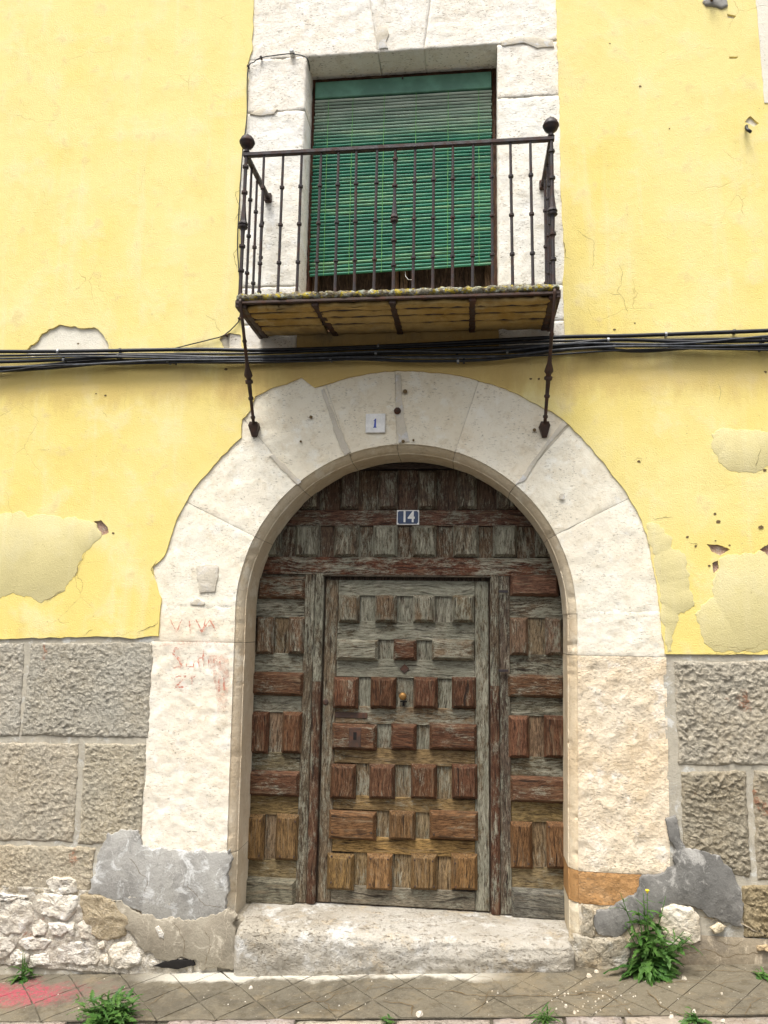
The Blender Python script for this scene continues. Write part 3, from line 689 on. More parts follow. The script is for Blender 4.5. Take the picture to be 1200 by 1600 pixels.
for (x, y, rr) in ((633, 612, 4), (630, 690, 3), (646, 688, 2), (878, 776, 5), (486, 652, 3), (470, 690, 2), (835, 672, 3)):
    c = P(x, y, .0); bm = bmesh.new(); n = 10; r_ = rr*.0032
    lathe(bm, [(r_, -.004), (r_*.8, .004)], (c.x, .0, c.z), 9, 'Y'); mobj('pit', bm, MAT['crack' if rr < 5 else 'mortar'], portal)
c = P(621, 642); bm = bmesh.new()
lathe(bm, [(.020, .006), (.019, -.004), (.012, -.008), (.010, -.022), (.006, -.024)], (c.x, 0, c.z), 10, 'Y'); mobj('iron_stub', bm, MAT['rust'], portal)

# faded red graffiti on the left pier
def stroke(pts, wid, k, mat='redpaint', Y=-.0035): return wall_ribbon(pts, wid, k, Y, mat, portal, 'red_writing', .004)
VV = [[(266, 968), (275, 988), (284, 968)], [(296, 966), (297, 990)], [(306, 967), (315, 988), (321, 967)], [(318, 988), (327, 966), (337, 986)], [(321, 979), (333, 979)],
      [(285, 1014), (274, 1013), (270, 1022), (282, 1032), (284, 1042), (270, 1044)], [(292, 1028), (291, 1042), (302, 1042), (303, 1028)], [(310, 1022), (311, 1043)], [(306, 1029), (318, 1028)], [(318, 1014), (318, 1042)],
      [(326, 1030), (326, 1042)], [(334, 1042), (334, 1028), (343, 1030), (344, 1042)], [(274, 1058), (290, 1056), (274, 1074), (292, 1072)], [(300, 1056), (300, 1074)], [(296, 1060), (306, 1056)], [(342, 1060), (342, 1082)], [(350, 1058), (350, 1080)]]
for k, s_ in enumerate(VV): stroke(s_, .0075, 200+k)
patch([(322, 1022), (356, 1020), (358, 1060), (352, 1112), (340, 1116), (336, 1070)], 'redfaint', -.003, .001, 'red_smear', None, .006, .012, 34, .0008, parent=portal)
patch([(250, 1004), (300, 1001), (362, 1004), (362, 1009), (300, 1008), (250, 1009)], 'redfaint', -.003, .001, 'red_smear', None, .003, .012, 33, .0008, parent=portal)

# ---------------------------------------------------------------- dado: rough blocks, mortar, rubble foot, cement repairs
zL = P(120, 996).z+.03; zR = P(1120, 1023).z+.03
pl = [(XL, -.5), (ARC.x-R_IN-.44, -.5), (ARC.x-R_IN-.44, zL), (XL, zL)]; pr = [(ARC.x+R_IN+.415, -.5), (XR, -.5), (XR, zR), (ARC.x+R_IN+.415, zR)]
dado_left = mobj('dado', plate(pl, [], .010, .05), MAT['greymortar'], house); dado_right = mobj('dado', plate(pr, [], .010, .05), MAT['greymortar'], house)
dado = dado_left
def rough_block(pts, seed, color, amp=.012, step=.0050, cut=None):
    """pts: px corners tl,tr,br,bl"""
    q = [Vector(p) for p in px_poly(pts)]; tl, tr, br, bl = q
    nu = int(max((tr-tl).length, (br-bl).length)/step); nv = int(max((tl-bl).length, (tr-br).length)/step)
    U, V = np.meshgrid(np.linspace(0, 1, nu+1), np.linspace(0, 1, nv+1), indexing='ij')
    def bil(k): return (tl[k]*(1-U)+tr[k]*U)*(1-V)+(bl[k]*(1-U)+br[k]*U)*V
    X, Z = bil(0), bil(1)
    w_ = (tr-tl).length; h_ = (tl-bl).length
    dE = np.minimum(np.minimum(U, 1-U)*w_, np.minimum(V, 1-V)*h_)
    wx = X+.010*fbm(X*30, Z*30, seed+20); wz = Z+.010*fbm(X*30+9, Z*30, seed+21)
    fx = .8+.5*((seed*7) % 5)/4; f1, f2, v1 = worley(wx*50*fx, wz*62*fx, seed); g1, g2, v2 = worley(wx*92*fx+5, wz*120*fx, seed+3); r3 = pn(X*150, Z*160, seed+8); big = fbm(X*5, Z*5, seed+2, 4); md = pn(wx*26, wz*30, seed+6)
    H = .75*v1*np.clip(1.25-f1*1.3, 0, 1)+.5*v2*np.clip(1.2-g1*1.3, 0, 1)+.18*r3+.28*big+.30*md-.25
    edge = np.clip(dE/.012, 0, 1)**.7
    ef = np.clip(1-dE/.03, 0, 1); Xj = X+.007*fbm(X*13, Z*13, seed+3, 4, .65)*ef; Zj = Z+.006*fbm(X*13, Z*13, seed+4, 4, .65)*ef
    Y = .008-(.002+amp*(1+.5*np.clip(fbm(X*3.1, Z*3.1, seed+30, 3), -.8, 1))*np.clip(H+.30, 0, 2.2))*edge
    return grid_obj('roughcast_block', Xj, Y, Zj, MAT['rough'], dado, .012, color)
LB = [([(-60, 1006), (37, 1005), (28, 1150), (-60, 1150)], (1, 1, 1)), ([(47, 1005), (238, 1004), (230, 1153), (32, 1150)], (.96, .96, .95)),
      ([(-60, 1160), (122, 1162), (112, 1316), (-60, 1312)], (1.03, .99, .93)), ([(132, 1162), (228, 1163), (218, 1322), (121, 1318)], (1.0, .97, .9)),
      ([(-60, 1319), (148, 1325), (138, 1402), (-60, 1392)], (1.04, .98, .88))]
RB = [([(1054, 1034), (1260, 1032), (1260, 1194), (1062, 1196)], (1.02, .99, .94)), ([(1064, 1207), (1166, 1205), (1174, 1372), (1070, 1345)], (.82, .78, .70)),
      ([(1178, 1205), (1260, 1203), (1260, 1376), (1183, 1376)], (.85, .8, .72)), ([(1160, 1385), (1260, 1383), (1260, 1470), (1164, 1466)], (.78, .68, .5))]
for k, (p, c_) in enumerate(LB): rough_block(p, 10+k*4, c_, .0085)
dado = dado_right
for k, (p, c_) in enumerate(RB): rough_block(p, 40+k*4, c_, .015 if k else .014)
# far runs of the same dado, outside the picture
dado = dado_left
rough_block([(-420, 1002), (-70, 1006), (-70, 1390), (-420, 1420)], 70, (1, 1, 1), .011, .02)
dado = dado_right; rough_block([(1270, 1032), (1600, 1030), (1600, 1470), (1270, 1470)], 71, (1, 1, 1), .011, .02); dado = dado_left
# rubble foot, left
def mortar_bed(x0, x1, y0, y1, seed, yf, amp, mat, name='mortar_bed'):
    a = P(x0, y0); b = P(x1, y1); nx = int(abs(b.x-a.x)/.009); nz = int(abs(a.z-b.z)/.009)
    X, Z = np.meshgrid(np.linspace(a.x, b.x, nx+1), np.linspace(b.z, a.z, nz+1), indexing='ij')
    Y = yf-amp*fbm(X*13, Z*13, seed, 5, .6)
    return grid_obj(name, X, Y, Z, MAT[mat], dado, .05, None)
mortar_bed(-60, 300, 1380, 1530, 5, .000, .010, 'rubmortar')
def rubble(pts, seed, bulge=.035, color=(1, 1, 1), yf=.0, name='rubble_stone', mat='rubble'):
    q = [Vector(p) for p in resample(px_poly(pts), .012, .010, seed)]
    cx = sum((p.x for p in q))/len(q); cz = sum((p.y for p in q))/len(q); c = Vector((cx, cz)); n = len(q)
    verts = []; faces = []; rq = random.Random(seed)
    size = max((p-c).length for p in q)
    pls = [(rq.uniform(.75, 1.15), rq.uniform(-.75, .75), rq.uniform(-.75, .75)) for _ in range(7)]
    lv = [1.0, 1.0, .96, .90, .82, .72, .60, .47, .33, .18]
    def hgt(v, s_):
        d_ = (v-c)/size; h_ = min(a_+b_*d_.x+c_*d_.y for a_, b_, c_ in pls); h_ = min(h_, 1.25*(1-s_**5)+.12)
        return h_*bulge+.006*float(fbm(v.x*22, v.y*22, seed, 5, .65))+.0018*float(fbm(v.x*90, v.y*90, seed, 2))
    for l, s_ in enumerate(lv):
        for p in q:
            v = c+(p-c)*s_; verts.append((v.x, yf+bulge*.5 if l == 0 else yf-hgt(v, s_), v.y))
    verts.append((cx, yf-hgt(c, 0), cz))
    for l in range(len(lv)-1):
        for k in range(n): faces.append((l*n+k, l*n+(k+1) % n, (l+1)*n+(k+1) % n, (l+1)*n+k))
    b = (len(lv)-1)*n
    for k in range(n): faces.append((b+k, b+(k+1) % n, len(verts)-1))
    me = bpy.data.meshes.new(name); me.from_pydata(verts, [], faces); bm = bmesh.new(); bm.from_mesh(me)
    return mobj(name, bm, MAT[mat], dado, color, True)
RS = [[(72, 1376), (88, 1370), (120, 1374), (121, 1392), (98, 1399), (76, 1392)], [(0, 1406), (30, 1402), (50, 1410), (52, 1440), (36, 1458), (10, 1462), (-14, 1450), (-14, 1415)],
      [(56, 1400), (84, 1396), (122, 1400), (120, 1420), (104, 1436), (80, 1434), (62, 1424)], [(50, 1444), (62, 1437), (74, 1444), (72, 1460), (54, 1464)], [(76, 1440), (104, 1438), (112, 1452), (98, 1464), (80, 1460)],
      [(-20, 1466), (16, 1464), (24, 1478), (14, 1496), (-20, 1500)], [(14, 1490), (30, 1484), (46, 1490), (44, 1506), (16, 1508)], [(26, 1466), (60, 1464), (82, 1470), (72, 1484), (40, 1484)],
      [(86, 1478), (104, 1469), (136, 1472), (154, 1486), (152, 1504), (124, 1510), (90, 1506)], [(121, 1444), (134, 1436), (148, 1446), (144, 1466), (126, 1466)], [(170, 1482), (184, 1472), (206, 1470), (222, 1484), (222, 1504), (200, 1514), (172, 1510)],
      [(152, 1470), (163, 1466), (166, 1480), (156, 1484)], [(157, 1490), (170, 1488), (172, 1508), (158, 1510)], [(48, 1492), (78, 1488), (82, 1506), (52, 1510)], [(108, 1440), (118, 1440), (118, 1462), (108, 1464)],
      [(228, 1500), (262, 1494), (296, 1500), (300, 1512), (232, 1514)], [(-30, 1394), (20, 1396), (46, 1402), (20, 1406), (-30, 1410)]]
for k, p in enumerate(RS):
    t_ = rs.uniform(.84, 1.06); rubble(p, 300+k, rs.uniform(.016, .030) if k != 15 else .012, (t_, t_*.985, t_*.95), .002)
# rough lump of mortar between rubble and cement
rubble([(124, 1400), (150, 1396), (180, 1404), (196, 1424), (206, 1440), (196, 1462), (170, 1470), (150, 1466), (130, 1440)], 350, .022, (.80, .72, .58), .0, 'mortar_lump', 'rubmortar')
# grey cement repair, left
patch([(172, 1300), (216, 1296), (223, 1320), (236, 1326), (300, 1329), (346, 1330), (360, 1328), (358, 1372), (352, 1392), (352, 1430), (340, 1440), (300, 1450), (250, 1440), (205, 1420), (176, 1405), (138, 1396), (148, 1370), (158, 1324)], 'cement', -.008, .03, 'cement_patch', 'smooth grey cement repair left of the doorstep', .014, .008, 51, .004, parent=dado)
patch([(176, 1403), (206, 1418), (250, 1432), (300, 1440), (352, 1424), (370, 1432), (368, 1512), (310, 1514), (306, 1500), (280, 1498), (256, 1502), (228, 1488), (204, 1456), (186, 1430)], 'cement_tan', -.013, .03, 'cement_patch', 'tan cement skirt flaking at the wall foot', .016, .008, 52, .005, parent=dado)
patch([(244, 1446), (250, 1444), (258, 1456), (258, 1466), (250, 1464)], 'rubble', -.017, 0, 'stone_chip_inset', None, .004, .008, 53, .006, parent=dado)
patch([(240, 1508), (268, 1498), (300, 1497), (306, 1506), (280, 1512)], 'darkgap', -.0145, 0, 'hollow', None, .004, .008, 54, .001, parent=dado)
for k, p in enumerate([[(200, 1340), (230, 1372), (226, 1400)], [(290, 1380), (320, 1412), (350, 1420)], [(270, 1440), (290, 1470), (284, 1496)], [(320, 1450), (330, 1480), (318, 1508)], [(206, 1420), (240, 1440)]]):
    wall_ribbon(p, .0014, 400+k, -.0142 if k in (2, 3) else -.0092, 'crack', dado)
# right foot
dado = dado_right
patch([(1040, 1282), (1056, 1273), (1060, 1300), (1070, 1326), (1092, 1330), (1118, 1337), (1144, 1356), (1156, 1390), (1160, 1448), (1130, 1440), (1100, 1426), (1076, 1412), (1052, 1416), (1032, 1424), (1016, 1436), (980, 1452), (964, 1462), (936, 1458), (926, 1440), (932, 1422), (960, 1416), (990, 1398), (1003, 1372), (1032, 1364), (1054, 1352), (1051, 1320), (1042, 1304)],
      'cement_dark', -.010, .03, 'cement_patch', 'dark grey cement repair right of the doorway', .012, .008, 61, .004, parent=dado)
patch([(1020, 1425), (1076, 1408), (1110, 1428), (1160, 1446), (1200, 1462), (1260, 1466), (1260, 1525), (985, 1520), (985, 1462)], 'cement_brown', -.006, .04, 'cement_patch', 'brown cement skirt at the foot of the right wall', .012, .008, 62, .004, parent=dado)
rubble([(1032, 1418), (1052, 1411), (1078, 1415), (1092, 1432), (1094, 1468), (1070, 1476), (1040, 1474), (1030, 1448)], 370, .020, (1.0, .95, .85), -.016)
rubble([(1107, 1446), (1120, 1440), (1134, 1446), (1126, 1456), (1112, 1458)], 371, .018, (1, .93, .78), -.012)
rubble([(1181, 1476), (1196, 1475), (1200, 1484), (1182, 1484)], 372, .014, (.85, .7, .5), -.012)
rubble([(895, 1460), (930, 1462), (976, 1464), (984, 1480), (980, 1512), (930, 1514), (896, 1510)], 373, .040, (1, .97, .9), -.01, 'foot_stone', 'step')
rubble([(908, 1412), (926, 1420), (930, 1450), (924, 1462), (908, 1462)], 374, .014, (.95, .9, .8), -.008, 'rubble_stone', 'step')
for k, p in enumerate([[(1090, 1428), (1120, 1440), (1158, 1456)], [(1040, 1492), (1100, 1484), (1140, 1494), (1190, 1488)], [(1120, 1470), (1150, 1478), (1162, 1472)]]): wall_ribbon(p, .0015, 420+k, -.0112 if k == 0 else -.0072, 'crack', dado)

# ---------------------------------------------------------------- doorstep
a = P(366, 1470, -.04).x; b = P(897, 1470, -.04).x
nx = int((b-a)/.011); prof = []
zs = 1.65-1.452+.012
#      (y, z)  from the foot of the front up over the rounded nose and back under the door
pf = [(-.045, None, 0.0), (-.060, None, .25), (-.066, None, .5), (-.064, None, .72), (-.054, None, .87), (-.034, None, .94), (.0, None, .965), (.06, None, .975), (.14, None, .985), (.24, None, .99), (.34, None, .99)]
yy = np.interp(np.linspace(0, 10, 41), range(11), [p[0] for p in pf]); hh = np.interp(np.linspace(0, 10, 41), range(11), [p[2] for p in pf])
X, Yp = np.meshgrid(np.linspace(a, b, nx+1), yy, indexing='ij'); H = np.repeat(hh[None, :], nx+1, 0)
base = gz(X)-.03; topz = 1.65-1.465+.0*X
Z = base+(topz-base)*H
n1 = fbm(X*7, H*4+Yp*8, 500, 5, .6)
dE = np.minimum(X-a, b-X)
Yd = Yp-.007*n1*(Yp < .05)+.03*np.clip(1-dE/.035, 0, 1)**2; Zd = Z+.0025*fbm(X*9+3, Yp*12, 510, 5, .6)*(H > .3)-.03*np.clip(1-dE/.03, 0, 1)**2*(H > .8)*(Yp < .05)
grid_obj('doorstep', X, Yd, Zd, MAT['step'], house, None, (1, 1, 1))
mobj_floor = bmesh.new(); box(mobj_floor, ARC.x-.93, ARC.x+.93, .02, .45, -.3, 1.65-1.475); mobj('threshold_bed', mobj_floor, MAT['cement_tan'], house)

# ---------------------------------------------------------------- gate: fixed leaves with raised panels
YD = .285                                  # face of frame members
bm = plate(arch_pts(.925, 1.65-1.475, 40), [], YD+.030, YD+.06)
gate = mobj('gate', bm, MAT['wood_v'], house, (.07, .05, .04, .25)); tag(gate, 'weathered arched wooden gate around the small door')
zb = 1.65-1.462
wl = lambda z: -.815                        # wicket edges (straight uprights)
WXL, WXR = -.816, .107
bmw = bmesh.new(); box(bmw, WXL+.004, WXR-.004, YD+.031, YD+.070, zb, P(630, 903, YD).z)
GREEN = (.105, .075, .046, .58); RED = (.074, .035, .019, .30); REDP = (.088, .043, .024, .40); GOLD = (.130, .078, .034, .20); GOLDP = (.15, .10, .05, .32); GREY = (.11, .09, .065, .55); DARK = (.035, .025, .020, .30)
wicket = mobj('wicket_door', bmw, MAT['wood_v'], house, (.05, .04, .03, .2)); tag(wicket, 'small panelled wicket door in the middle of the gate')
def vary(c, s=.16):
    k = 1+rs.uniform(-s, s); return (c[0]*k*rs.uniform(.94, 1.06), c[1]*k, c[2]*k*rs.uniform(.93, 1.07), min(.95, max(0, c[3]+rs.uniform(-.08, .08))))
def lerpc(a, b, t): return tuple(a[i]*(1-t)+b[i]*t for i in range(4))
def board(x0, x1, z0, z1, yf, yb, parent, name, color, vert=None, bev=.003):
    bm = bmesh.new(); box(bm, x0, x1, yf, yb, z0, z1, bev)
    v = (z1-z0 > x1-x0) if vert is None else vert
    return mobj(name, bm, MAT['wood_v' if v else 'wood_h'], parent, vary(color))
def raised(x0, x1, z0, z1, yb, h, parent, color, vert=None, name='raised_panel', bv=.016, tilt=0):
    """fielded panel: vertical lip, sloped bevel, flat field"""
    bm = bmesh.new(); e = .0
    def rr(d, y): return [bm.verts.new(p) for p in ((x0+d, y, z0+d), (x1-d, y, z0+d), (x1-d, y, z1-d), (x0+d, y, z1-d))]
    r0 = rr(0, yb); r1 = rr(0, yb-h*.32); r2 = rr(bv, yb-h); 
    for a_, b_ in ((r0, r1), (r1, r2)):
        for k in range(4): bm.faces.new((a_[k], a_[(k+1) % 4], b_[(k+1) % 4], b_[k]))
    bm.faces.new(r2)
    bmesh.ops.bevel(bm, geom=[e_ for e_ in bm.edges if all(v in r2 for v in e_.verts)], offset=.0025, segments=1, affect='EDGES')
    if tilt: bmesh.ops.rotate(bm, verts=bm.verts, cent=((x0+x1)/2, yb, (z0+z1)/2), matrix=Matrix.Rotation(tilt, 3, 'Y'))
    v = (z1-z0 > x1-x0) if vert is None else vert
    return mobj(name, bm, MAT['wood_v' if v else 'wood_h'], parent, vary(color))
def rect(px0, py0, px1, py1, Y):
    a_ = P((px0+px1)/2, py0, Y); b_ = P((px0+px1)/2, py1, Y); l = P(px0, (py0+py1)/2, Y); r_ = P(px1, (py0+py1)/2, Y)
    return l.x, r_.x, b_.z, a_.z
HP = .040
YP = YD-.010
def rp(px0, py0, px1, py1, parent, color, vert=None, YB=None):
    yb = (YD+.008) if YB is None else YB
    x0, x1, z0, z1 = rect(px0, py0, px1, py1, yb-.012)
    return raised(x0, x1, z0, z1, yb, HP, parent, color, vert, tilt=rs.uniform(-.006, .006))
# wicket rows: (y0,y1,[(x0,x1)...], tone)
rows = [(930, 973, [(529, 562), (586, 620), (645, 680), (706, 741)], GREEN), (999, 1032, [(526, 591), (615, 651), (675, 741)], GREEN),
        (1058, 1107, [(521, 560), (579, 619), (646, 684), (706, 744)], RED), (1131, 1172, [(519, 589), (611, 651), (671, 745)], RED),
        (1194, 1248, [(516, 556), (577, 617), (642, 683), (706, 746)], RED), (1267, 1312, [(514, 588), (608, 649), (671, 747)], lerpc(RED, GOLD, .5)),
        (1334, 1390, [(511, 553), (573, 613), (642, 683), (705, 746)], GOLD)]
YW = YD+.012                                # wicket face sits a little back
xs0 = P(528, 950, YW).x; xs1 = P(742, 950, YW).x
ztopw = P(636, 907, YW).z
board(WXL+.006, xs0, zb+.004, ztopw, YW, YW+.03, wicket, 'stile', (.12, .09, .058, .52), True)
board(xs1, WXR-.006, zb+.004, ztopw, YW, YW+.03, wicket, 'stile', (.12, .09, .058, .58), True)
prev = ztopw
tone_r = [(.10, .085, .065, .80), (.10, .08, .055, .62), (.10, .08, .055, .74), (.12, .085, .05, .5), (.15, .105, .055, .36), (.175, .12, .055, .26), (.18, .115, .045, .16), (.14, .12, .095, .40)]
for k, (y0, y1, xr, tone) in enumerate(rows):
    zt = P(635, y0, YW).z-.006; zl = P(635, y1, YW).z+.006
    board(xs0+.001, xs1-.001, zt, prev, YW+.001, YW+.03, wicket, 'rail', tone_r[k], False)
    xa = xs0+.001
    for i, (x0, x1) in enumerate(xr):
        c_ = tone if not (k == 1 and i == 1) else RED
        o = rp(x0, y0, x1, y1, wicket, c_, YB=YW+.002)
    for (x0, x1), (x2, x3) in zip(xr, xr[1:]):
        q = rect(x1-2, y0, x2+2, y1, YW); board(q[0], q[1], zl-.004, zt+.004, YW+.012, YW+.03, wicket, 'infill_board', lerpc(tone_r[k], (.14, .12, .09, .62), .5), True, .001)
    prev = zl
board(xs0+.001, xs1-.001, zb+.004, prev, YW+.001, YW+.03, wicket, 'rail', tone_r[7], False)
# side leaves
LROW = [('h', 901, 936, [(404, 477)], REDP), ('p', 964, 1022, [(401, 428), (451, 477)], lerpc(REDP, GREEN, .6)), ('h', 1050, 1087, [(393, 475)], RED), ('p', 1112, 1177, [(388, 420), (441, 473)], RED),
        ('h', 1204, 1244, [(384, 469)], RED), ('p', 1272, 1344, [(377, 413), (431, 467)], GOLD), ('h', 1371, 1414, [(374, 463)], (.10, .095, .075, .25))]
RROW = [('h', 897, 932, [(797, 873)], (.10, .05, .032, .3)), ('p', 965, 1024, [(796, 825), (852, 879)], (.10, .065, .045, .4)), ('h', 1054, 1090, [(793, 882)], REDP), ('p', 1118, 1184, [(794, 827), (850, 884)], (.085, .042, .025, .12)),
        ('h', 1213, 1254, [(797, 889)], REDP), ('p', 1284, 1357, [(797, 832), (854, 892)], lerpc(RED, GOLD, .55)), ('h', 1389, 1437, [(799, 895)], (.10, .095, .08, .25))]
def leaf(rowset, xl, xr, side, toptone):
    prev = P((xl+xr)/2*0+635, 898, YD).z
    tones = [(.075, .055, .038, .5), (.08, .062, .042, .6), (.08, .062, .042, .6), (.085, .075, .055, .6), (.085, .07, .045, .5), (.15, .105, .05, .25), (.15, .115, .065, .42), (.10, .085, .065, .35)]
    for k, (kd, y0, y1, xr_, tone) in enumerate(rowset):
        mid = sum(sum(p) for p in xr_)/(2*len(xr_))
        zt = P(mid, y0, YD).z-.005; zl = P(mid, y1, YD).z+.005
        if prev-zt > .02: board(xl, xr, zt, prev, YD+.004, YD+.03, gate, 'rail', tones[k], False)
        for x0, x1 in xr_: rp(x0, y0, x1, y1, gate, tone)
        if kd == 'p':
            q = rect(xr_[0][1]-2, y0, xr_[1][0]+2, y1, YD); board(q[0], q[1], zl-.004, zt+.004, YD+.012, YD+.03, gate, 'infill_board', lerpc(tone, (.16, .12, .08, .4), .7), True, .001)
            board(xl, P(xr_[0][0]+2, (y0+y1)/2, YD).x, zl-.002, zt+.002, YD+.012, YD+.03, gate, 'infill_board', DARK, True, .001)
        prev = zl
lx0, lx1 = ARC.x-.90, P(477, 920, YD).x; rx0, rx1 = P(796, 920, YD).x, ARC.x+.92
leaf(LROW, lx0, lx1, -1, None); leaf(RROW, rx0, rx1, 1, None)
# outer edge stiles just inside the reveal
board(ARC.x-.905, P(400, 960, YD).x, zb, P(600, 870, YD).z, YD-.004, YD+.03, gate, 'stile', (.07, .065, .055, .45), True)
board(P(884, 960, YD).x, ARC.x+.905, zb, P(600, 870, YD).z, YD-.004, YD+.03, gate, 'stile', (.08, .06, .045, .4), True)
# posts on both sides of the wicket: flat stile and a rounded strip
zp = P(635, 897, YD).z
for s_, x0, x1, x2, c1_, c2_ in ((-1, lx1, P(492, 930, YD).x, WXL, (.080, .064, .045, .55), (.058, .031, .019, .38)), (1, rx0, P(780, 930, YD).x, WXR, (.075, .056, .042, .5), (.058, .029, .018, .34))):
    lo_, hi_ = min(x0, x1), max(x0, x1); board(lo_, hi_, zb, zp, YD-.008, YD+.03, gate, 'stile', c1_, True)
    lo_, hi_ = min(x1, x2), max(x1, x2); zm = P(635, 1068, YD).z
    for za, zc_, cc in ((zm+.001, zp, c1_), (zb, zm, c2_)):
        bm = bmesh.new(); cx_ = (lo_+hi_)/2; hw = (hi_-lo_)/2-.002; n = 8
        ring = [(cx_-hw*math.cos(math.pi*i/n), YD-.006-.012*math.sin(math.pi*i/n)) for i in range(n+1)]+[(hi_-.002, YD+.03), (lo_+.002, YD+.03)]
        va = [bm.verts.new((x, y, za)) for x, y in ring]; vb = [bm.verts.new((x, y, zc_)) for x, y in ring]; m = len(ring)
        for i in range(m): bm.faces.new((va[i], va[(i+1) % m], vb[(i+1) % m], vb[i]))
        bm.faces.new(va); bm.faces.new(vb); mobj('post_strip', bm, MAT['wood_v'], gate, vary(cc))
# lintel and the rows above it
zA, zB_ = P(635, 899, YD).z, P(635, 871, YD).z
board(ARC.x-.9, ARC.x+.9, zA, zB_, YD-.012, YD+.03, gate, 'lintel_board', (.095, .040, .022, .45), False)
bm = bmesh.new(); box(bm, WXL-.01, WXR+.01, YD-.020, YD+.02, zA-.010, zA-.001, .003); mobj('drip_strip', bm, MAT['wood_h'], gate, (.06, .05, .04, .3))
zC, zD = P(635, 822, YD).z, P(635, 797, YD).z
board(ARC.x-.9, ARC.x+.9, zC, zD, YD-.004, YD+.03, gate, 'rail', (.080, .040, .026, .48), False)
def toprow(y0, y1, xr, tone, z0, z1, ext):
    for x0, x1 in xr: rp(x0, y0, x1, y1, gate, tone, True)
    full = [(xr[0][0]-40, xr[0][0]-24)]+xr+[(xr[-1][1]+24, xr[-1][1]+40)]
    for (x0, x1), (x2, x3) in zip(full, full[1:]):
        q = rect(x1-2, y0, x2+2, y1, YD); board(q[0], q[1], z0+.002, z1-.002, YD+.008, YD+.03, gate, 'infill_board', lerpc(tone, RED, .45), True, .001)
toprow(821, 871, [(414, 440), (462, 500), (522, 561), (583, 621), (644, 682), (708, 748), (770, 808), (836, 870)], (.085, .066, .048, .60), zB_, zC, 0)
toprow(736, 796, [(472, 500), (532, 560), (592, 622), (653, 683), (715, 745), (776, 806)], (.06, .043, .032, .45), zD, P(635, 734, YD).z, 0)
board(ARC.x-.9, ARC.x+.9, P(635, 733, YD).z, P(635, 690, YD).z, YD-.004, YD+.03, gate, 'rail', (.05, .04, .035, .2), False)
# nails
def nail(x, y, parent, Y=None):
    c = P(x, y, (YD-.0325 if parent is gate else YW-.0385) if Y is None else Y); bm = bmesh.new(); lathe(bm, [(.0055, .004), (.0055, -.001), (.003, -.003)], (c.x, c.y, c.z), 7, 'Y'); mobj('nail', bm, MAT['rust'], parent)
for (x, y) in ((383, 1282), (406, 1283), (437, 1283), (461, 1284), (381, 1336), (404, 1337), (437, 1338), (459, 1339), (858, 1292), (886, 1295), (859, 1350), (887, 1352), (804, 1346), (826, 1350)): nail(x, y, gate)
for (x, y) in ((518, 1338), (546, 1340), (517, 1379), (579, 1342), (606, 1343), (578, 1382), (607, 1383), (648, 1344), (676, 1346), (711, 1349), (712, 1386), (649, 1385), (678, 1386), (678, 1304), (741, 1308), (519, 1300), (580, 1302)): nail(x, y, wicket)
# ironwork of the wicket
def plate_px(px0, py0, px1, py1, Y, th, mat, parent, name, bev=.002):
    x0, x1, z0, z1 = rect(px0, py0, px1, py1, Y); bm = bmesh.new(); box(bm, x0, x1, Y, Y+th, z0, z1, bev); return mobj(name, bm, MAT[mat], parent)
plate_px(545, 1137, 564, 1168, YW-.041, .008, 'rust', wicket, 'lock_plate'); plate_px(552, 1144, 557, 1156, YW-.0425, .003, 'darkgap', wicket, 'keyhole', 0)
plate_px(523, 1113, 574, 1122, YW-.004, .006, 'rust', wicket, 'letter_slot')
c = P(632, 1045, YW-.003); bm = bmesh.new(); box(bm, c.x-.019, c.x+.019, c.y-.004, c.y+.004, c.z-.019, c.z+.019, .002)
bmesh.ops.rotate(bm, verts=bm.verts, cent=c, matrix=Matrix.Rotation(math.pi/4, 3, 'Y')); mobj('rosette', bm, MAT['rust'], wicket)
c = P(630, 1087, YW); bm = bmesh.new(); lathe(bm, [(.016, .008), (.016, 0), (.008, -.004), (.007, -.018), (.016, -.024), (.021, -.034), (.018, -.044), (.008, -.048)], (c.x, c.y, c.z), 14, 'Y'); mobj('door_knob', bm, MAT['brass'], wicket, None, True)
plate_px(625, 1095, 636, 1097.5, YW-.001, .004, 'darkgap', wicket, 'keyhole', 0); plate_px(629, 1096, 632, 1103, YW-.0012, .004, 'darkgap', wicket, 'keyhole', 0)
for y in (924, 1048): plate_px(779, y-2, 794, y+2, YD-.034, .012, 'iron', gate, 'hinge_pin', .001)
c = P(509, 1097, YW); bm = bmesh.new(); lathe(bm, [(.016, .004), (.016, -.003), (.010, -.006)], (c.x, c.y, c.z), 12, 'Y'); mobj('plug_disc', bm, MAT['rust'], wicket)  # wooden plug in the stile, drawn as a rust-toned disc

# ---------------------------------------------------------------- window surround
SX0, SX1 = -1.345, .535                     # stones run on a little under the plaster
sz_top = P(396, 0).z+.14
zlow = P(384, 552).z
bm = plate([(SX0+.02, zlow), (SX1-.02, zlow), (SX1-.02, sz_top), (SX0+.02, sz_top)], [[(WX0-.012, WZ0-.03), (WX1+.012, WZ0-.03), (WX1+.012, WZ1+.012), (WX0-.012, WZ1+.012)]], .0135, .05)
surround = mobj('window_surround', bm, MAT['mortar'], house)
def zy(x, y): return P(x, y).z
for k, (z0, z1, c_) in enumerate(((zlow-.05, zy(385, 507), (.95, .93, .9)), (zy(385, 507), zy(430, 447), (1, 1, 1)), (zy(430, 447), zy(430, 173), (1, 1, .99)), (zy(430, 173), zy(430, 89), (1.02, 1.0, .97)))):
    stone_front(SX0, WX0, z0+.001, z1-.001, .009, .24, 'jamb_stone', MAT['stone_top'], surround, c_, .013, .003, 10, 700+k)
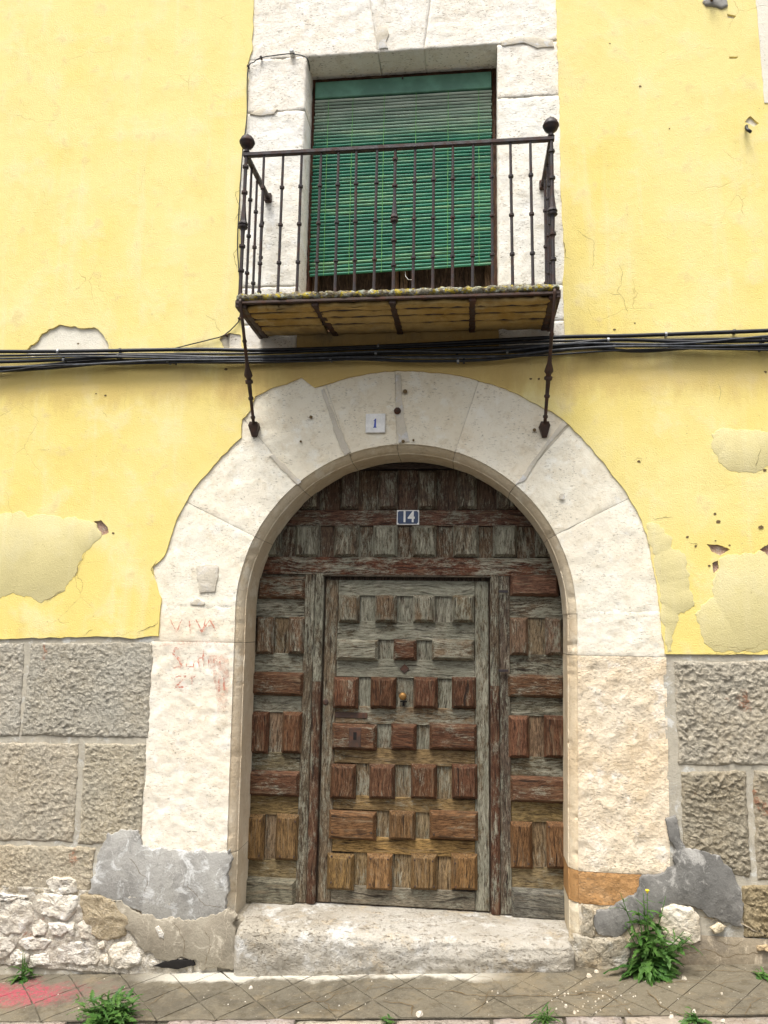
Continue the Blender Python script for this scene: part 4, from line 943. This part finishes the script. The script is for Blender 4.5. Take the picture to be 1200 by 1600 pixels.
for k, (z0, z1, c_) in enumerate(((zlow-.05, zy(880, 500), (.95, .93, .9)), (zy(880, 500), zy(820, 446), (1, 1, 1)), (zy(820, 446), zy(820, 150), (1, 1, .98)), (zy(820, 150), zy(820, 66), (1.02, 1.0, .97)))):
    stone_front(WX1, SX1, z0+.001, z1-.001, .009, .24, 'jamb_stone', MAT['stone_top'], surround, c_, .013, .003, 10, 710+k)
ztl = zy(430, 89); za_ = P(590, 76); zb2 = P(578, 0); k1 = (zb2.x-za_.x)/(zb2.z-za_.z); zc2 = P(663, 72); zd2 = P(673, 0); k2 = (zd2.x-zc2.x)/(zd2.z-zc2.z)
fa = lambda z: za_.x+k1*(z-za_.z); fb = lambda z: zc2.x+k2*(z-zc2.z)
for k, (l_, r_, c_) in enumerate(((lambda z: SX0, lambda z: fa(z)-.001, (1.02, 1, .97)), (lambda z: fa(z)+.001, lambda z: fb(z)-.001, (.99, .98, .96)), (lambda z: fb(z)+.001, lambda z: SX1, (1.02, 1.0, .97)))):
    stone_front(l_, r_, WZ1+.003, sz_top, .009, .24, 'lintel_stone', MAT['stone_top'], surround, c_, .013, .003, 10, 720+k)
patch([(590, 42), (604, 40), (608, 52), (603, 64), (606, 74), (592, 76), (588, 58)], 'mortar', .002, .012, 'mortar_fill', None, .004, .01, 90, .001, parent=surround)
patch([(782, 64), (812, 55), (864, 62), (866, 72), (840, 74), (818, 66), (784, 70)], 'mortar', .002, .012, 'mortar_fill', None, .004, .01, 91, .001, parent=surround)
patch([(390, 178), (410, 168), (434, 170), (428, 178), (404, 180)], 'mortar', .002, .012, 'mortar_fill', None, .004, .01, 92, .001, parent=surround)
# masonry strip below the sill between the jambs
mobj('sill_masonry', plate([(WX0+.002, zlow-.04), (WX1-.002, zlow-.04), (WX1-.002, 3.262), (WX0+.002, 3.262)], [], .004, .3), MAT['ochre'], house)

# ---------------------------------------------------------------- window: wooden balcony doors behind the blind
bm = bmesh.new(); box(bm, WX0-.03, WX1+.03, .30, .36, 3.2, WZ1+.03); window = mobj('window', bm, MAT['wood_v'], house, (.045, .03, .022, .05)); tag(window, 'dark brown wooden balcony doors behind the blind')
fw_ = .045
for x0, x1 in ((WX0-.02, WX0+.018), (WX1-.026, WX1+.02)): board(x0, x1, 3.24, WZ1+.01, .20, .30, window, 'frame_post', (.060, .028, .018, .05), True)
board(WX0+.019, WX1-.027, WZ1-.050, WZ1+.01, .20, .30, window, 'frame_head', (.055, .028, .018, .05), False)
for x0, x1 in ((WX0+.02, WX0+.06), (-.46, -.418), (-.41, -.368), (WX1-.07, WX1-.03)): board(x0, x1, 3.24, WZ1-.06, .262, .30, window, 'leaf_stile', (.11, .07, .045, .1), True)
for x0, x1 in ((WX0+.065, -.72), (-.70, -.47), (-.36, -.14), (-.12, WX1-.075)): raised(x0, x1, 3.25, 3.46, .298, .02, window, (.12, .075, .048, .12), False, 'leaf_panel', .014)

# ---------------------------------------------------------------- balcony
BY = -.45; BX0, BX1 = -1.165, .425; BZ = EYE+1.600   # slab underside at the front
bm = bmesh.new()
nx = 220; X, V = np.meshgrid(np.linspace(BX0, BX1, nx+1), np.arange(9), indexing='ij')
py_ = np.array([.0, -.22, BY+.02, BY+.004, BY-.006, BY-.006, BY+.006, -.2, .0]); pz_ = np.array([BZ+.040, BZ+.040, BZ+.043, BZ+.040, BZ+.030, BZ+.014, BZ+.006, BZ+.014, BZ+.020])
Yb = py_[V]+.010*fbm(X*26, V*1.7, 800, 4)*((V > 1) & (V < 7)); Zb = pz_[V]+.010*fbm(X*24, V*1.3+4, 805, 4)*((V > 0) & (V < 6))
balcony = grid_obj('balcony', X, Yb, Zb, MAT['lichen'], house, None); tag(balcony, 'iron railed balcony with lichen on its edge')
# soffit panels (plastered tile between irons), each its own piece
bx = [P(386, 500, -.3).x, P(500, 495, -.3).x, P(617, 495, -.3).x, P(738, 490, -.3).x, P(858, 480, -.3).x]
bx[0], bx[-1] = BX0+.03, BX1-.03
def sof(y): return BZ-.004+.018*((y-BY)/(-BY))
ys = [BY+.012, BY+.085, BY+.175, BY+.28, -.012]
for i in range(4):
    for j in range(4):
        x0, x1 = bx[i]+.012, bx[i+1]-.012; y0, y1 = ys[j]+.010, ys[j+1]-.010
        n = 12; U, V2 = np.meshgrid(np.linspace(0, 1, n+1), np.linspace(0, 1, 7), indexing='ij'); X = x0+(x1-x0)*U; Y2 = y0+(y1-y0)*V2+.012*fbm(X*13, V2*2+j, 820+i*4+j, 4, .6)
        Z2 = sof(Y2)-.008+.005*fbm(X*14, Y2*30, 840+i+j)
        me = bpy.data.meshes.new('soffit_panel'); idx = np.arange(X.size).reshape(X.shape)
        qd = np.stack([idx[:-1, :-1], idx[:-1, 1:], idx[1:, 1:], idx[1:, :-1]], -1).reshape(-1, 4).tolist()
        me.from_pydata(np.stack([X, Y2, Z2], -1).reshape(-1, 3).tolist(), [], qd); me.update()
        ob = mobj('soffit_panel', me, MAT['ochre'], balcony, None, True); so_ = ob.modifiers.new('t', 'SOLIDIFY'); so_.thickness = .02; so_.offset = 1 if True else -1
def bar_between(p, q, w_, h_, mat, parent, name):
    p, q = Vector(p), Vector(q); d = (q-p).normalized(); s_ = d.cross(Vector((0, 0, 1))).normalized()*w_/2 if abs(d.z) < .95 else Vector((w_/2, 0, 0)); u_ = s_.cross(d).normalized()*h_/2
    bm = bmesh.new(); r_ = []
    for e in (p, q): r_.append([bm.verts.new(e+a_*s_+b_*u_) for a_, b_ in ((-1, -1), (1, -1), (1, 1), (-1, 1))])
    for k in range(4): bm.faces.new((r_[0][k], r_[0][(k+1) % 4], r_[1][(k+1) % 4], r_[1][k]))
    bm.faces.new(r_[0]); bm.faces.new(r_[1])
    bmesh.ops.bevel(bm, geom=list(bm.edges), offset=min(w_, h_)*.15, segments=1, affect='EDGES')
    return mobj(name, bm, MAT[mat], parent)
for i, x in enumerate(bx):
    bar_between((x, BY+.01, sof(BY)-.014), (x+(.03 if i in (1,) else 0), -.0, sof(0)-.018), .036, .028, 'rust', balcony, 'floor_beam')
for y in ys[1:4]: bar_between((BX0+.02, y, sof(y)-.017), (BX1-.02, y, sof(y)-.017), .042, .012, 'iron', balcony, 'floor_strap')
bar_between((BX0-.004, BY+.006, BZ-.006), (BX1+.004, BY+.006, BZ-.006), .022, .014, 'rust', balcony, 'edge_angle')
for x in (BX0+.004, BX1-.004): bar_between((x, BY, BZ-.010), (x, 0, BZ-.004), .022, .040, 'rust', balcony, 'edge_angle')
# railing
ZR0, ZR1 = BZ+.025, EYE+2.400
xp0, xp1 = BX0+.012, .400
xs_top = np.linspace(xp0, xp1, 17)
def bal_prof(h, r_, fancy):
    p = [(r_*1.35, 0), (r_*1.1, .05*h)]
    cs = [.235, .5, .765] if not fancy else [.19, .36, .74, .925]
    def col(c, e=1.75): return [(r_*1.02, c*h-.010), (r_*e, c*h-.006), (r_*e, c*h+.006), (r_*1.0, c*h+.010)]
    seq = [(c, col(c)) for c in cs]
    if fancy: seq.append((.50, [(r_*1.2, .47*h), (r_*1.5, .483*h), (r_*2.5, .487*h), (r_*2.7, .495*h), (r_*2.0, .502*h), (r_*2.0, .508*h), (r_*2.7, .513*h), (r_*2.5, .522*h), (r_*1.9, .535*h), (r_*1.3, .60*h), (r_*1.0, .66*h)]))
    for c, s_ in sorted(seq): p += s_
    return p+[(r_*.92, h)]
def baluster_mesh(fancy, r_=.0072, h=ZR1-ZR0):
    bm = bmesh.new(); lathe(bm, bal_prof(h, r_, fancy), (0, 0, 0), 8); bmesh.ops.recalc_face_normals(bm, faces=bm.faces)
    me = bpy.data.meshes.new('baluster'); bm.to_mesh(me); bm.free(); me.materials.append(MAT['iron']); return me
mb, mf = baluster_mesh(False), baluster_mesh(True, .0080); mp = baluster_mesh(True, .0095)
def place(me, name, x, y, parent=balcony, z=ZR0, rot=0):
    o = bpy.data.objects.new(name, me); C.objects.link(o); o.parent = parent; o.location = (x, y, z); o.rotation_euler = (rs.uniform(-.004, .004), rs.uniform(-.008, .008), rot); return o
for k, x in enumerate(xs_top):
    if k in (0, 16): place(mp, 'corner_post', x, BY+.016)
    else: place(mf if k == 8 else mb, 'baluster', x, BY+.016)
for x in (xp0, xp1):
    for y in (-.335, -.215, -.10): place(mb, 'baluster', x, y)
bar_between((xp0-.016, BY+.016, ZR1+.008), (xp1+.016, BY+.016, ZR1+.008), .026, .022, 'iron', balcony, 'top_rail')
for x in (xp0, xp1):
    bar_between((x, BY+.03, ZR1+.006), (x, .0, ZR1+.026), .024, .022, 'iron', balcony, 'top_rail')
    bm = bmesh.new(); box(bm, x-.02, x+.02, -.018, .01, ZR1+.0, ZR1+.05, .004); mobj('wall_plate', bm, MAT['rust'], balcony)
    bm = bmesh.new(); prof = [(.013, 0), (.018, .006), (.013, .014), (.011, .022)]; rb = .038
    prof += [(rb*math.sin(a_), .022+rb+.002-rb*math.cos(a_)) for a_ in (.5, .8, 1.1, 1.4)]+[(rb*1.06, .022+rb-.001), (rb*1.06, .022+rb+.006)]+[(rb*math.sin(a_), .022+rb+.004-rb*math.cos(a_)) for a_ in (1.8, 2.1, 2.4, 2.7, 2.95)]+[(.006, .022+2*rb+.004), (.005, .022+2*rb+.012)]
    lathe(bm, prof, (x, BY+.016, ZR1+.018), 16); mobj('ball_finial', bm, MAT['iron'], balcony, None, True)
# slanting stays down to the arch
for px_, py_2, xt in ((397, 668, BX0+.022), (851, 668, BX1-.022)):
    e = P(px_, py_2, -.012); s_ = Vector((xt, BY-.008, BZ-.004)); e = Vector(e)
    L = (e-s_).length; d = (e-s_).normalized()
    prof = [(0, .0085), (.28, .0085), (.295, .013), (.31, .0085), (.44, .009), (.50, .012), (.545, .021), (.565, .023), (.585, .014), (.60, .013), (.605, .021), (.625, .021), (.63, .012), (.74, .010), (.745, .015), (.76, .015), (.765, .0095), (.90, .0085), (.905, .013), (.92, .013), (.925, .009), (1.0, .009)]
    bm = bmesh.new(); hook = [s_+Vector((0, .035, .0)), s_+Vector((0, .018, .012)), s_+Vector((0, 0, .008))]
    tube(bm, hook+[s_+d*(L*t_) for t_, r_ in prof], [.0085]*3+[r_ for t_, r_ in prof], 8); mobj('stay', bm, MAT['rust'], balcony, None, True)
    bm = bmesh.new(); z_ = e.z
    pf_ = [(.028, .0, .010), (.032, .022, .012), (.014, .03, .012), (.010, .045, .01)]
    ring = [(-.024, .018), (-.030, .008), (.030, .008), (.024, .018), (.010, -.052), (-.010, -.052)]
    vf = [bm.verts.new((e.x+x, -.034+.0*abs(z), z_+z)) for x, z in ((-.020, .028), (.020, .028), (.028, .006), (.012, -.048), (-.012, -.048), (-.028, .006))]
    vb = [bm.verts.new((e.x+x*1.05, .014, z_+z*1.05)) for x, z in ((-.020, .028), (.020, .028), (.028, .006), (.012, -.048), (-.012, -.048), (-.028, .006))]
    for v in vf[3:5]: v.co.y = -.012
    bm.faces.new(vf)
    for k in range(6): bm.faces.new((vf[k], vf[(k+1) % 6], vb[(k+1) % 6], vb[k]))
    mobj('stay_anchor', bm, MAT['rust'], balcony)

# ================================================================== things on the house
# roller blind
YB_ = .185
blind = thing('roller_blind', 'faded green wooden slat roller blind hanging in the balcony opening', 'blind', (-.40, YB_, 3.7))
bxl, bxr = P(493, 140, YB_).x, P(770, 130, YB_).x
bxl, bxr = WX0+.022, WX1-.030
zt_, zb_ = P(632, 122, YB_).z, P(632, 148, YB_).z
bm = bmesh.new(); box(bm, bxl, bxr, YB_-.012, YB_+.012, zb_+.004, zt_, .003); mobj('valance', bm, MAT['valance'], blind)
zend = P(625, 424, YB_).z; ns = 52; pitch = (zb_-zend)/ns
bm = bmesh.new(); n = 8; hw = pitch*.40
xsn = np.linspace(0, 1, 13)
for sgm in range(12):
    pass
def slat_mesh(seed, skew):
    bm = bmesh.new(); prev = None; rr_ = np.random.RandomState(seed)
    for u in xsn:
        x = bxl+(bxr-bxl)*u+(rr_.uniform(-.003, .003) if u in (0, 1) else 0); dz = skew*(u-.5)+.0009*math.sin(u*9+seed)+rr_.uniform(-.0004, .0004)
        cur = [bm.verts.new((x, YB_+y, dz+z)) for y, z in ((-.0035, hw*.55), (-.0050, 0), (-.0035, -hw*.55), (.001, -hw), (.0035, 0), (.001, hw))]
        if prev:
            for k in range(6): bm.faces.new((prev[k], prev[(k+1) % 6], cur[(k+1) % 6], cur[k]))
        else: bm.faces.new(cur)
        prev = cur
    bm.faces.new(prev[::-1]); bmesh.ops.recalc_face_normals(bm, faces=bm.faces)
    me = bpy.data.meshes.new('slat'); bm.to_mesh(me); bm.free(); me.materials.append(MAT['blind']); return me
for k in range(ns):
    me = slat_mesh(k % 9, .0+.034*(k/ns)**1.5)
    o = bpy.data.objects.new('slat', me); link(o, blind); o.location = (0, -.010*math.sin(math.pi*k/ns), zb_-pitch*(k+.5))
    fade = max(0, 1-k/14); o.color = (1, 1, 1, 1-.9*fade**.8+rs.uniform(-.06, .06))
for u in (.08, .22, .40, .58, .76, .93):
    x = bxl+(bxr-bxl)*u; bm = bmesh.new(); pts = []
    for k in range(ns+1): pts.append((x+.0015*math.sin(k*1.9), YB_-.010*math.sin(math.pi*k/ns)-.0062-(.0012 if k % 2 else 0), zb_-pitch*k+.034*(k/ns)**1.5*(u-.5)))
    tube(bm, pts, .0014, 5); mobj('cord', bm, MAT['cord'], blind)
c = P(629, 122, YB_-.03); bm = bmesh.new(); tube(bm, [c+Vector((0, .04, .01)), c+Vector((0, .0, .012)), c+Vector((0, -.004, 0)), c+Vector((0, .0, -.008))], .004, 6); mobj('hook', bm, MAT['iron'], blind)
c = P(640, 428, YB_+.02); bm = bmesh.new(); tube(bm, [P(633, 424, YB_+.01), P(634, 432, YB_+.01), P(638, 437, YB_), P(643, 437, YB_)], .0018, 5); mobj('pull_cord', bm, MAT['porcelain'], blind)

# cables along the wall
def spline(pts, step=.03):
    out = []
    P_ = [Vector(p) for p in pts]; P_ = [P_[0]*2-P_[1]]+P_+[P_[-1]*2-P_[-2]]
    for i in range(1, len(P_)-2):
        a_, b_, c_, d_ = P_[i-1:i+3]; n = max(2, int((c_-b_).length/step))
        for j in range(n):
            t = j/n; out.append(.5*((2*b_)+(-a_+c_)*t+(2*a_-5*b_+4*c_-d_)*t*t+(-a_+3*b_-3*c_+d_)*t**3))
    return out+[P_[-2]]
CAB = [('thick black cable running highest along the yellow wall', [(-300, 548), (-40, 549), (100, 549), (300, 546), (420, 547), (620, 540), (870, 527), (1000, 524), (1240, 515), (1500, 504)], .0095, -.020, 'black'),
       ('thin black cable just below the topmost cable', [(-300, 556), (-40, 556), (100, 554), (250, 553), (400, 552), (540, 546), (700, 540), (870, 533), (1040, 531), (1240, 527), (1500, 520)], .0058, -.034, 'black'),
       ('black cable weaving through the middle of the bundle', [(-300, 566), (-40, 566), (100, 562), (220, 556), (400, 559), (560, 552), (700, 546), (860, 540), (960, 531), (1080, 534), (1240, 531), (1500, 524)], .0085, -.046, 'black'),
       ('thick black cable dropping lowest at the left', [(-300, 586), (-40, 578), (60, 572), (140, 565), (300, 563), (480, 559), (640, 551), (800, 549), (900, 541), (1040, 540), (1240, 541), (1500, 534)], .0100, -.022, 'black'),
       ('dark cable sagging lowest under the balcony', [(-300, 590), (-40, 582), (80, 575), (200, 566), (400, 566), (540, 561), (650, 564), (760, 562), (850, 551), (920, 544), (1000, 549), (1100, 543), (1240, 545), (1500, 538)], .0075, -.042, 'black'),
       ('grey cable in the lower bundle under the balcony', [(-300, 583), (-40, 575), (120, 570), (260, 563), (420, 562), (560, 558), (680, 559), (790, 556), (880, 546), (980, 541), (1100, 541), (1240, 537), (1500, 530)], .0055, -.058, 'greycable'),
       ('thin grey cable crossing behind the left iron stay', [(-300, 562), (-40, 561), (120, 557), (280, 559), (430, 556), (600, 549), (760, 550), (900, 537), (1060, 537), (1240, 522), (1500, 512)], .0045, -.058, 'greycable'),
       ('thin black cable along the underside of the bundle', [(-300, 592), (-40, 584), (80, 571), (180, 569), (330, 566), (500, 564), (600, 558), (720, 556), (830, 556), (940, 549), (1040, 545), (1140, 546), (1240, 547), (1500, 541)], .0042, -.056, 'black')]
for k, (lab, pts, r_, Y, mat) in enumerate(CAB):
    p3 = spline([P(x, y, Y+.004*math.sin(i*2.1+k)) for i, (x, y) in enumerate(pts)])
    r_ *= 1.18; bm = bmesh.new(); tube(bm, p3, r_, 8); cb = mobj('cable', bm, MAT[mat], None, None, True); tag(cb, lab, 'cable', 'cables strung along the wall under the balcony')
    if k in (0, 2, 3, 4):
        for i in range(6):
            x = rs.choice([30, 95, 190, 265, 310, 345, 520, 590, 720, 800, 905, 945, 960, 1018, 1045, 1090, 1150, 1190])+rs.uniform(-6, 6)
            q = min(p3, key=lambda v: abs(v.x-P(x, 545, Y).x)); bm = bmesh.new()
            lathe(bm, [(r_+.0025, -.006), (r_+.0035, -.004), (r_+.0035, .004), (r_+.0025, .006)], (0, 0, 0), 8); bmesh.ops.rotate(bm, verts=bm.verts, cent=(0, 0, 0), matrix=Matrix.Rotation(math.pi/2, 3, 'Y'))
            box(bm, -.005, .005, .0, abs(Y)-.002, -.004, .004)
            bmesh.ops.translate(bm, verts=bm.verts, vec=q); mobj('cable_clip', bm, MAT['steel' if i % 2 else 'black'], cb)
# thin wire up the left of the window
wp = [(270, 545), (290, 540), (330, 530), (350, 524), (368, 508), (374, 498), (377, 470), (374, 430), (371, 380), (375, 300), (379, 240), (386, 180), (386, 140), (388, 104), (397, 97), (408, 90), (450, 84), (462, 85), (476, 88), (482, 96), (484, 110)]
bm = bmesh.new(); tube(bm, spline([P(x, y, -.012 if i < 20 else .06) for i, (x, y) in enumerate(wp)]), .0032, 6)
wire = mobj('wire', bm, MAT['black'], None, None, True); tag(wire, 'thin black wire climbing the left edge of the window stones', 'wire')
for x, y in ((388, 104), (408, 90), (374, 498), (354, 524)):
    c = P(x, y, -.006); bm = bmesh.new(); lathe(bm, [(.007, .012), (.008, -.008), (.004, -.012)], c, 7, 'Y'); mobj('wire_hook', bm, MAT['rust'], wire)
c = P(457, 84, .0); bm = bmesh.new(); lathe(bm, [(.012, .012), (.016, .004), (.016, -.010), (.010, -.014), (.014, -.022), (.012, -.028), (.004, -.030)], c, 12, 'Y'); o = mobj('insulator', bm, MAT['porcelain'], None, None, True)
tag(o, 'small white porcelain insulator on the window lintel', 'insulator')
# pipe stub and hook on the right
c = P(1170, 200, -.01); bm = bmesh.new(); tube(bm, [P(1167, 196, .03), P(1166, 198, -.02), P(1167, 202, -.035), P(1173, 206, -.05)], .0085, 8); o = mobj('pipe_stub', bm, MAT['black'], None, None, True)
tag(o, 'short bent black pipe stub sticking out of the upper right wall', 'pipe')
q = thing('wall_hook', 'iron hook in a grey cement blob at the top right', 'hook', tuple(P(1116, 6, 0)))
mobj('cement_blob', domed_plate(resample(px_poly([(1097, 4), (1102, -8), (1134, -10), (1137, 10), (1128, 15), (1112, 10), (1102, 10)]), .008, .005, 77), -.012, .01, .008, .012), MAT['cement'], q, None, True)
bm = bmesh.new(); tube(bm, [P(1113, -2, .0), P(1112, 0, -.04), P(1112, -10, -.06), P(1115, -24, -.06)], .008, 7); mobj('hook_bar', bm, MAT['rust'], q, None, True)

# number plates
def text_mesh(body, size, depth):
    cu = bpy.data.curves.new('t', 'FONT'); cu.body = body; cu.size = size; cu.extrude = depth; cu.offset = size*.022; cu.align_x = 'CENTER'; cu.align_y = 'CENTER'
    o = bpy.data.objects.new('t', cu); C.objects.link(o); bpy.context.view_layer.update()
    me = bpy.data.meshes.new_from_object(o.evaluated_get(bpy.context.evaluated_depsgraph_get())); bpy.data.objects.remove(o); return me
def lettering(body, size, center, mat, parent, name, sx=1.0, bold=0):
    me = text_mesh(body, size, .0006); me.transform(Matrix.Translation(center) @ Matrix.Rotation(math.pi/2, 4, 'X') @ Matrix.Diagonal((sx, 1, 1, 1))); return mobj(name, me, MAT[mat], parent)
Yn = YD-.010
x0, x1, z0, z1 = rect(620, 797, 655, 820, Yn)
np_ = thing('door_number_plate', 'dark blue enamel plate with white number 14 on the gate', 'number plate', ((x0+x1)/2, Yn, z0))
bm = bmesh.new(); box(bm, x0, x1, Yn, Yn+.006, z0, z1, .0015); mobj('rim', bm, MAT['enamel'], np_)
b_ = .0055; bm = bmesh.new(); box(bm, x0+b_, x1-b_, Yn-.0015, Yn+.002, z0+b_, z1-b_, .0005); mobj('field', bm, MAT['plateblue'], np_)
lettering('14', .088, ((x0+x1)/2, Yn-.0022, (z0+z1)/2+.001), 'enamel', np_, 'numerals', .88)
for cx_, cz_ in ((x0+b_, z0+b_), (x1-b_, z0+b_), (x0+b_, z1-b_), (x1-b_, z1-b_)):
    bm = bmesh.new(); lathe(bm, [(.006, .001), (.006, -.0022), (.003, -.003)], (cx_, Yn, cz_), 8, 'Y'); mobj('corner_screw', bm, MAT['enamel'], np_)
Yt = -.006; x0, x1, z0, z1 = rect(571, 646, 602, 676, Yt)
tl_ = thing('number_tile', 'white glazed tile with a small blue 1 set above the arch', 'number tile', ((x0+x1)/2, Yt, z0))
bm = bmesh.new(); box(bm, x0, x1, Yt, Yt+.014, z0, z1, .003); mobj('tile', bm, MAT['enamel'], tl_)
bm = bmesh.new(); cx_ = (x0+x1)/2-.002; cz_ = (z0+z1)/2
bm.faces.new([bm.verts.new((cx_+x, Yt-.0006, cz_+z)) for x, z in ((-.006, -.024), (.006, -.024), (.006, .024), (.002, .024), (-.007, .014), (-.007, .010), (-.003, .012))]); mobj('numeral', bm, MAT['tileblue'], tl_)
bm = bmesh.new(); box(bm, cx_-.009, cx_+.009, Yt-.0007, Yt+.002, cz_-.026, cz_-.022); mobj('numeral_foot', bm, MAT['tileblue'], tl_)

# ------------------------------------------------------------------ weeds
def leaf_mesh(seed, L=1.0, W=.22, lobes=5, curl=.35):
    rr_ = random.Random(seed); vs_ = []; fs = []; n = lobes*2+1
    for i in range(n+1):
        u = i/n; w_ = W*math.sin(math.pi*min(1, u*.92+.06))**.8*(1.0 if i % 2 else .42)*rr_.uniform(.85, 1.15)
        if i == n: w_ = .002
        z = -curl*u*u*L; 
        vs_ += [(-w_, u*L-(.05*L if i % 2 else 0), z+.35*w_), (0, u*L, z), (w_, u*L-(.05*L if i % 2 else 0), z+.35*w_)]
    for i in range(n):
        a_ = i*3; fs += [(a_, a_+1, a_+4, a_+3), (a_+1, a_+2, a_+5, a_+4)]
    me = bpy.data.meshes.new('leaf'); me.from_pydata(vs_, [], fs); me.materials.append(MAT['leaf']); return me
LEAF = [leaf_mesh(k, 1, .22, 4+k % 2, .25+.2*k) for k in range(4)]; BLADE = [leaf_mesh(10+k, 1, .07, 4, .2+.25*k) for k in range(3)]
def put_leaf(me, root, parent, az, el, s_):
    o = bpy.data.objects.new('leaf', me); C.objects.link(o); o.parent = parent; o.matrix_parent_inverse = Matrix.Translation(-parent.location)
    o.location = root; o.rotation_euler = Euler((el, rs.uniform(-.4, .4), az), 'XYZ'); o.scale = (s_, s_, s_); return o
def weed(label, base, h, nst, nleaf, ls, spread, meshes, stems=True, flowers=0, low=.0, lean=0):
    base = Vector(base); t = thing('weed', label, 'weed', base)
    for i in range(nst):
        a_ = rs.uniform(0, 6.283); hh_ = h*rs.uniform(.45, 1) if i else h; dx = Vector((math.cos(a_)*spread*rs.uniform(.1, 1), math.sin(a_)*spread*.5*rs.uniform(.1, 1)-lean*.4, 0))
        if not i: dx *= .25
        pts = [base, base+dx*.35+Vector((0, 0, hh_*.4)), base+dx*.75+Vector((0, 0, hh_*.75)), base+dx+Vector((0, 0, hh_))]
        pts = spline(pts, hh_/6)
        for p in pts: p.y = min(p.y, -.03)
        if stems: bm = bmesh.new(); tube(bm, pts, [max(.0012, .0045*(1-k/len(pts)*.8)) for k in range(len(pts))], 5); mobj('stem', bm, MAT['stem'], t)
        for j in range(nleaf//nst):
            u = low+(1-low)*rs.random()**1.7; p = pts[min(len(pts)-1, int(u*(len(pts)-1)))]
            az = rs.uniform(0, 6.283); s_ = ls*(1.05-.65*u)*rs.uniform(.45, 1.35)
            if math.cos(az) > 0 and p.y > -ls*.7: az = math.pi-az if rs.random() < .75 else az
            put_leaf(rs.choice(meshes), p, t, az, rs.uniform(-.15, .75)+.3*u, s_)
        if i < flowers:
            bm = bmesh.new(); lathe(bm, [(.003, -.008), (.006, 0), (.010, .004), (.008, .008), (.002, .009)], pts[-1], 8); mobj('flower', bm, MAT['flower'], t)
    return t
def gp(px, py, up=0.0): v = G(px, py); v.z = gz(v.x)+up; return v
b = gp(1015, 1524); b.y = -.075
weed('tall green weed with lobed leaves growing at the right of the doorstep', b, .36, 17, 300, .120, .22, LEAF+BLADE[:1], True, 1, .0, .08)
b = gp(48, 1520); b.y = min(b.y, -.05); b.z = gz(b.x)
weed('small upright weed against the white rubble at the far left', b, .14, 4, 22, .075, .08, LEAF, True)
weed('dense ferny green tuft in the pavement at the lower left', gp(168, 1597), .11, 56, 380, .11, .25, BLADE+LEAF[:2], False)
weed('grassy tuft at the kerb below the middle of the doorstep', gp(852, 1597), .055, 14, 70, .075, .07, BLADE, False)
weed('small leafy weed at the kerb left of the right corner', gp(1085, 1598), .05, 8, 40, .055, .06, LEAF+BLADE, False)
weed('pale little weed at the foot of the far right wall', gp(1188, 1526), .035, 6, 18, .055, .05, LEAF, False)
weed('tiny sprig of weed at the kerb below the door', gp(605, 1600), .03, 5, 18, .045, .03, LEAF, False)

# ------------------------------------------------------------------ loose chips of plaster on the pavement
bm = bmesh.new()
spots = [(1070, 1530, 7), (392, 1544, 6), (655, 1586, 9), (920, 1526, 7), (1050, 1590, 6), (884, 1573, 5), (1085, 1581, 5), (898, 1582, 5), (700, 1500, 0), (1130, 1596, 5), (932, 1519, 6), (1128, 1553, 4)]
for k in range(90):
    spots.append((rs.gauss(920, 55), rs.gauss(1556, 15), rs.uniform(1, 2.6)) if k < 50 else (rs.uniform(0, 1200), rs.uniform(1518, 1588), rs.uniform(.9, 2.4)))
for x, y, s_ in spots:
    if s_ <= 0 or not 1515 < y < 1597: continue
    p = gp(x, y, .0015); r_ = s_*.0021
    if p.y > -.075 and p.x < .55 and p.x > -1.2: continue
    n = 6; az = rs.uniform(0, 6); top = []; bot = []
    for i in range(n):
        a_ = az+6.283*i/n; q_ = rs.uniform(.65, 1.15)
        bot.append(bm.verts.new((p.x+r_*q_*math.cos(a_), p.y+r_*q_*math.sin(a_), gz(p.x)-.001))); top.append(bm.verts.new((p.x+r_*.6*q_*math.cos(a_), p.y+r_*.6*q_*math.sin(a_), gz(p.x)+r_*rs.uniform(.5, .8))))
    bm.faces.new(top)
    for i in range(n): bm.faces.new((bot[i], bot[(i+1) % n], top[(i+1) % n], top[i]))
tag(mobj('plaster_chips', bm, MAT['rubble'], None, (1, .97, .92)), 'scattered chips of white plaster and stone on the pavement', 'chips', kind='stuff')
